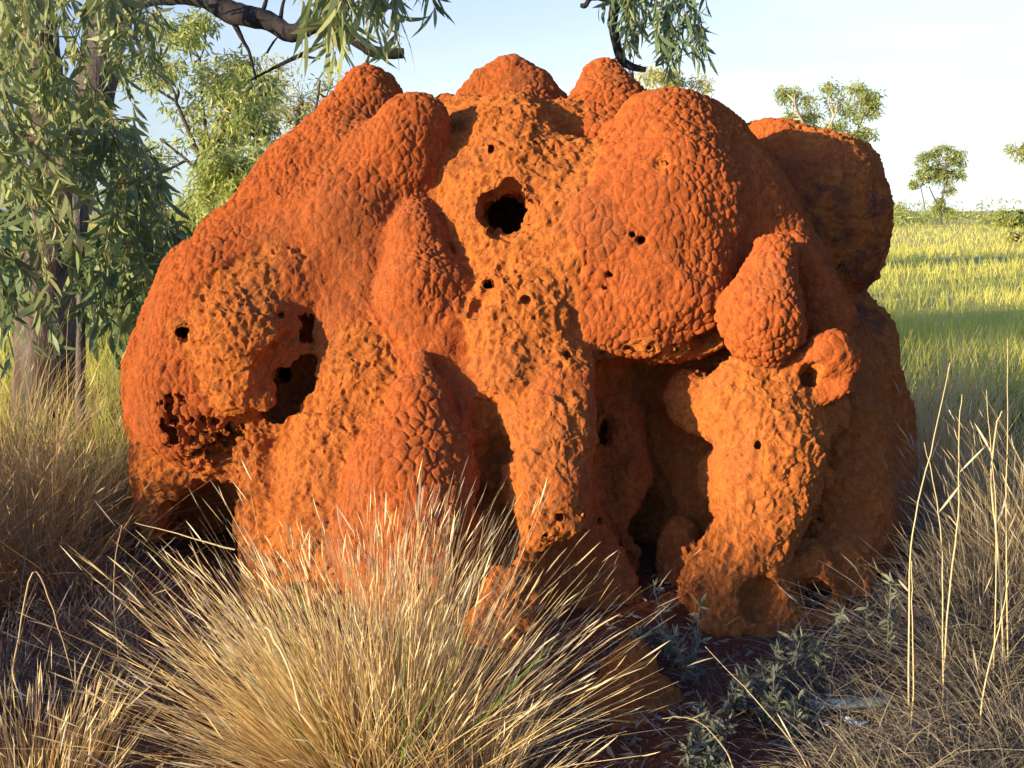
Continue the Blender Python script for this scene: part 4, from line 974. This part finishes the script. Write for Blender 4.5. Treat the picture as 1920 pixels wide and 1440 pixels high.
# silver-leaved low shrubs
def silver(label, x, y, h, seed, stems=7, lean=None):
    stems = int(stems*.55)
    r = np.random.default_rng(seed); root = np.array([x, y, float(ground_h(np.array([x]), np.array([y]))[0])])
    e = empty('silver_shrub', root); tag(e, label, 'low shrub', 'silver-leaved low shrubs at the foot of the mound')
    st = Geo(); lv = Geo()
    for s in range(stems):
        az = r.uniform(0, 2*np.pi); t = r.uniform(.2, 1.1); L = h*r.uniform(.6, 1.1)
        d = np.array([math.cos(az)*math.sin(t), math.sin(az)*math.sin(t), math.cos(t)])
        if lean is not None and s == 0: d = norm(np.array(lean, float)); L = h*1.15
        ln = spline([np.zeros(3), d*L*.5+r.normal(size=3)*.01, d*L+[0, 0, L*.12]], 6)
        V, Q = tube(ln, np.linspace(.003, .0012, len(ln)), 4); st.add(V, Q)
        for k in range(2, len(ln)):
            n = 4 if k < len(ln)-1 else 8
            dd = r.normal(size=(n, 3))*.8+norm(ln[k]-ln[k-1])*.5+[0, 0, -.1]
            LL = r.uniform(.028, .052, n)
            add_leaves(lv, np.repeat(ln[k][None], n, 0)+r.normal(size=(n, 3))*.004, dd, LL, LL*.23, r=r, curl=.25, segs=3)
    st.build('stems', M['straw_grey'], e); lv.build('foliage', M['silver_leaf'], e)
sv = [(1270, 1235, .27, (-.35, .1, 1), 'silver shrub with a tall leafy stem, leftmost, before the deep cavity'), (1310, 1260, .25, (0, .1, 1), 'silver shrub with a sprig against the pierced clay foot'), (1370, 1300, .18, None, 'bushy silver shrub left of the middle of the patch'),
      (1430, 1320, .18, None, 'dense silver shrub in the middle of the patch'), (1340, 1370, .15, None, 'low silver shrub in front of the leftmost ones'), (1475, 1290, .20, (.2, .1, 1), 'silver shrub with sprigs below the right hollow'),
      (1540, 1270, .24, (.25, .1, 1), 'silver shrub with drooping rosette below the dark nook'), (1660, 1230, .28, (0, 0, 1), 'lone silver sprig standing at the right foot of the mound'),
      (1300, 1420, .12, None, 'small silver shrub lowest in the patch'), (1495, 1350, .12, None, 'small silver shrub just left of the pale pipe'), (1190, 1230, .12, None, 'single silver sprig on top of the small mound')]
for i, (x, y, h, ln, lab) in enumerate(sv):
    g_ = G(x, y+25); silver(lab, g_[0], g_[1], h*.85, 300+i, 10 if ln is None else 7, ln)

# ================================================================== RUBBISH
def mat_flat(name, c, rough=.6, spec=.3, c2=None):
    t = NT(name); co = t.n('TexCoord').outputs['Object']
    col = t.mix(t.ramp(t.noise(co, 60, 4), .4, .65), c, c2 or tuple(k*.7 for k in c))
    return t.out(t.n('BsdfPrincipled', {'Base Color': col, 'Roughness': rough, 'Specular IOR Level': spec}))
def gutter():
    """open half-round length of plastic pipe"""
    a = G(1512, 1352); b = G(1668, 1345); a[2] = b[2] = .05
    n = 14; th = np.linspace(-.2, np.pi+.2, 12); ax = norm(b-a); side = norm(np.cross(ax, [0, 0, 1])); up = np.array([0, 0, 1.])
    V = []; R1, R2 = .021, .018
    for i in range(n+1):
        c = a+(b-a)*i/n
        for t in th: V.append(c+side*math.cos(t)*R1+up*math.sin(t)*R1)
        for t in th: V.append(c+side*math.cos(t)*R2+up*math.sin(t)*R2)
    m = len(th); Q = []
    for i in range(n):
        o = i*2*m; p = o+2*m
        for k in range(m-1):
            Q += [(o+k, o+k+1, p+k+1, p+k), (o+m+k+1, o+m+k, p+m+k, p+m+k+1)]
        Q += [(o, p, p+m, o+m), (o+m-1, o+2*m-1, p+2*m-1, p+m-1)]
    for o, s in ((0, 1), (n*2*m, -1)):
        for k in range(m-1):
            q = (o+k, o+m+k, o+m+k+1, o+k+1); Q.append(q if s > 0 else q[::-1])
    V = np.array(V); c = V.mean(0)
    ob = mesh_obj('pipe_offcut', V, np.array(Q), mat_flat('faded_plastic', (.17, .22, .21), .6, .3, (.10, .12, .11)), loc=c)
    tag(ob, 'short faded grey-green plastic pipe lying on the soil at the lower right', 'pipe')
gutter()
def scrap(label, x, y, sx, sy, rz, col, seed, lift=.03):
    r = np.random.default_rng(seed); c = G(x, y); n = 9; u = np.linspace(-1, 1, n)
    V = []
    for i in u:
        for j in u:
            e = 1+.12*math.sin(i*5+seed)*abs(j)
            X = i*sx*e*(1-.35*abs(j)); Yv = j*sy
            Z = lift+.35*sx*(i*i*.6+.4*math.sin(j*3+i*2+seed))
            V.append((X*math.cos(rz)-Yv*math.sin(rz), X*math.sin(rz)+Yv*math.cos(rz), Z))
    Q = [(a*n+b, a*n+n+b, a*n+n+b+1, a*n+b+1) for a in range(n-1) for b in range(n-1)]
    V = np.array(V); T = V+[0, 0, -.0012]; N = len(V); Q = np.array(Q)
    V = np.vstack([V, T]); Q2 = Q[:, ::-1]+N
    rim = [k for k in range(n-1)]; E = []
    for k in range(n-1): E += [(k, k+1, k+1+N, k+N), ((n-1)*n+k+1, (n-1)*n+k, (n-1)*n+k+N, (n-1)*n+k+1+N), (k*n+n, k*n, k*n+N, k*n+n+N), (k*n+n-1, k*n+2*n-1, k*n+2*n-1+N, k*n+n-1+N)]
    ob = mesh_obj('paper_scrap', V, np.vstack([Q, Q2, np.array(E)]), mat_flat('paper_'+str(seed), col, .7)); ob.location = c
    tag(ob, label, 'paper scrap', 'scraps of paper beside the pipe')
scrap('torn pale blue-white paper scrap lying in front of the pipe', 1605, 1372, .038, .014, -.35, (.55, .62, .72), 1)
scrap('small pinkish paper scrap on the left end of the pipe', 1545, 1348, .02, .012, .3, (.72, .50, .55), 2, .05)
scrap('tiny white paper fragment on the soil left of the torn scrap', 1548, 1368, .014, .01, .1, (.6, .62, .62), 3, .02)
EXPO = 0.88
# ================================================================== LIGHT, SKY, CAMERA
SKYTINT = (.58, .86, 1.8, 1); VEIL = (6.15, 6.95, 6.9, 1)
SUN_EL, SUN_AZ = R(9.5), R(55.0)      # azimuth measured from straight behind the camera towards its left
Ldir = Vector((-math.sin(SUN_AZ)*math.cos(SUN_EL), -math.cos(SUN_AZ)*math.cos(SUN_EL), math.sin(SUN_EL)))
sl = bpy.data.lights.new('sun', 'SUN'); so = bpy.data.objects.new('sun', sl); C.objects.link(so)
sl.energy = 5.0; sl.angle = R(.5); sl.color = (1.0, .78, .47)
so.rotation_euler = Ldir.to_track_quat('Z', 'Y').to_euler()
so.location = (-20, -20, 12)
w = bpy.data.worlds.new('World'); bpy.context.scene.world = w; w.use_nodes = True
wn = w.node_tree; bg = wn.nodes['Background']
sky = wn.nodes.new('ShaderNodeTexSky'); sky.sky_type = 'NISHITA'; sky.sun_disc = False
sky.sun_elevation = SUN_EL; sky.sun_rotation = math.atan2(Ldir.x, Ldir.y)
sky.air_density = 1.0; sky.dust_density = 2.0; sky.ozone_density = 1.0
def wnode(t, **kw):
    n = wn.nodes.new('ShaderNode'+t)
    for k, v in kw.items(): setattr(n, k, v)
    return n
# thin bright cloud veil low in the sky ahead, clear bluer air elsewhere
tc = wnode('TexCoord'); sep = wnode('SeparateXYZ'); wn.links.new(tc.outputs['Generated'], sep.inputs[0])
def mr(sock, a, b, c, d):
    n = wnode('MapRange', interpolation_type='SMOOTHSTEP'); wn.links.new(sock, n.inputs[0])
    for k, v in enumerate((a, b, c, d)): n.inputs[k+1].default_value = v
    return n.outputs[0]
def mul(a, b, op='MULTIPLY'):
    n = wnode('Math', operation=op)
    for k, v in enumerate((a, b)):
        if isinstance(v, float): n.inputs[k].default_value = v
        else: wn.links.new(v, n.inputs[k])
    return n.outputs[0]
low = mr(sep.outputs[2], .02, .50, 1.0, 0.0)
dt = wnode('VectorMath', operation='DOT_PRODUCT'); wn.links.new(tc.outputs['Generated'], dt.inputs[0]); dt.inputs[1].default_value = (.60, .80, 0)
ahead = mr(dt.outputs['Value'], .1, 1.0, 0.0, 1.03)
nz = wnode('TexNoise'); mpn = wnode('Mapping'); mpn.inputs['Scale'].default_value = (1.2, 1.2, 7); wn.links.new(tc.outputs['Generated'], mpn.inputs[0]); wn.links.new(mpn.outputs[0], nz.inputs[0])
nz.inputs['Scale'].default_value = 2.2; nz.inputs['Detail'].default_value = 5
veil = mul(mul(low, ahead), mr(nz.outputs[0], .3, .7, .80, 1.05))
tint = wnode('Mix', data_type='RGBA', blend_type='MULTIPLY'); tint.inputs[0].default_value = 1
wn.links.new(sky.outputs[0], tint.inputs[6]); tint.inputs[7].default_value = SKYTINT
mx = wnode('Mix', data_type='RGBA'); wn.links.new(veil, mx.inputs[0]); wn.links.new(tint.outputs[2], mx.inputs[6]); mx.inputs[7].default_value = VEIL
wn.links.new(mx.outputs[2], bg.inputs[0]); bg.inputs[1].default_value = .1
cam = bpy.data.cameras.new('camera'); co_ = bpy.data.objects.new('camera', cam); C.objects.link(co_)
co_.location = (0, 0, CAMZ); co_.rotation_euler = (R(90)-PITCH, 0, 0)
cam.sensor_width = 36; cam.lens = 36; cam.clip_start = .05; cam.clip_end = 20000
sc_ = bpy.context.scene; sc_.camera = co_
sc_.view_settings.view_transform = 'Standard'; sc_.view_settings.look = 'None'
sc_.view_settings.gamma = 1; sc_.view_settings.exposure = EXPO
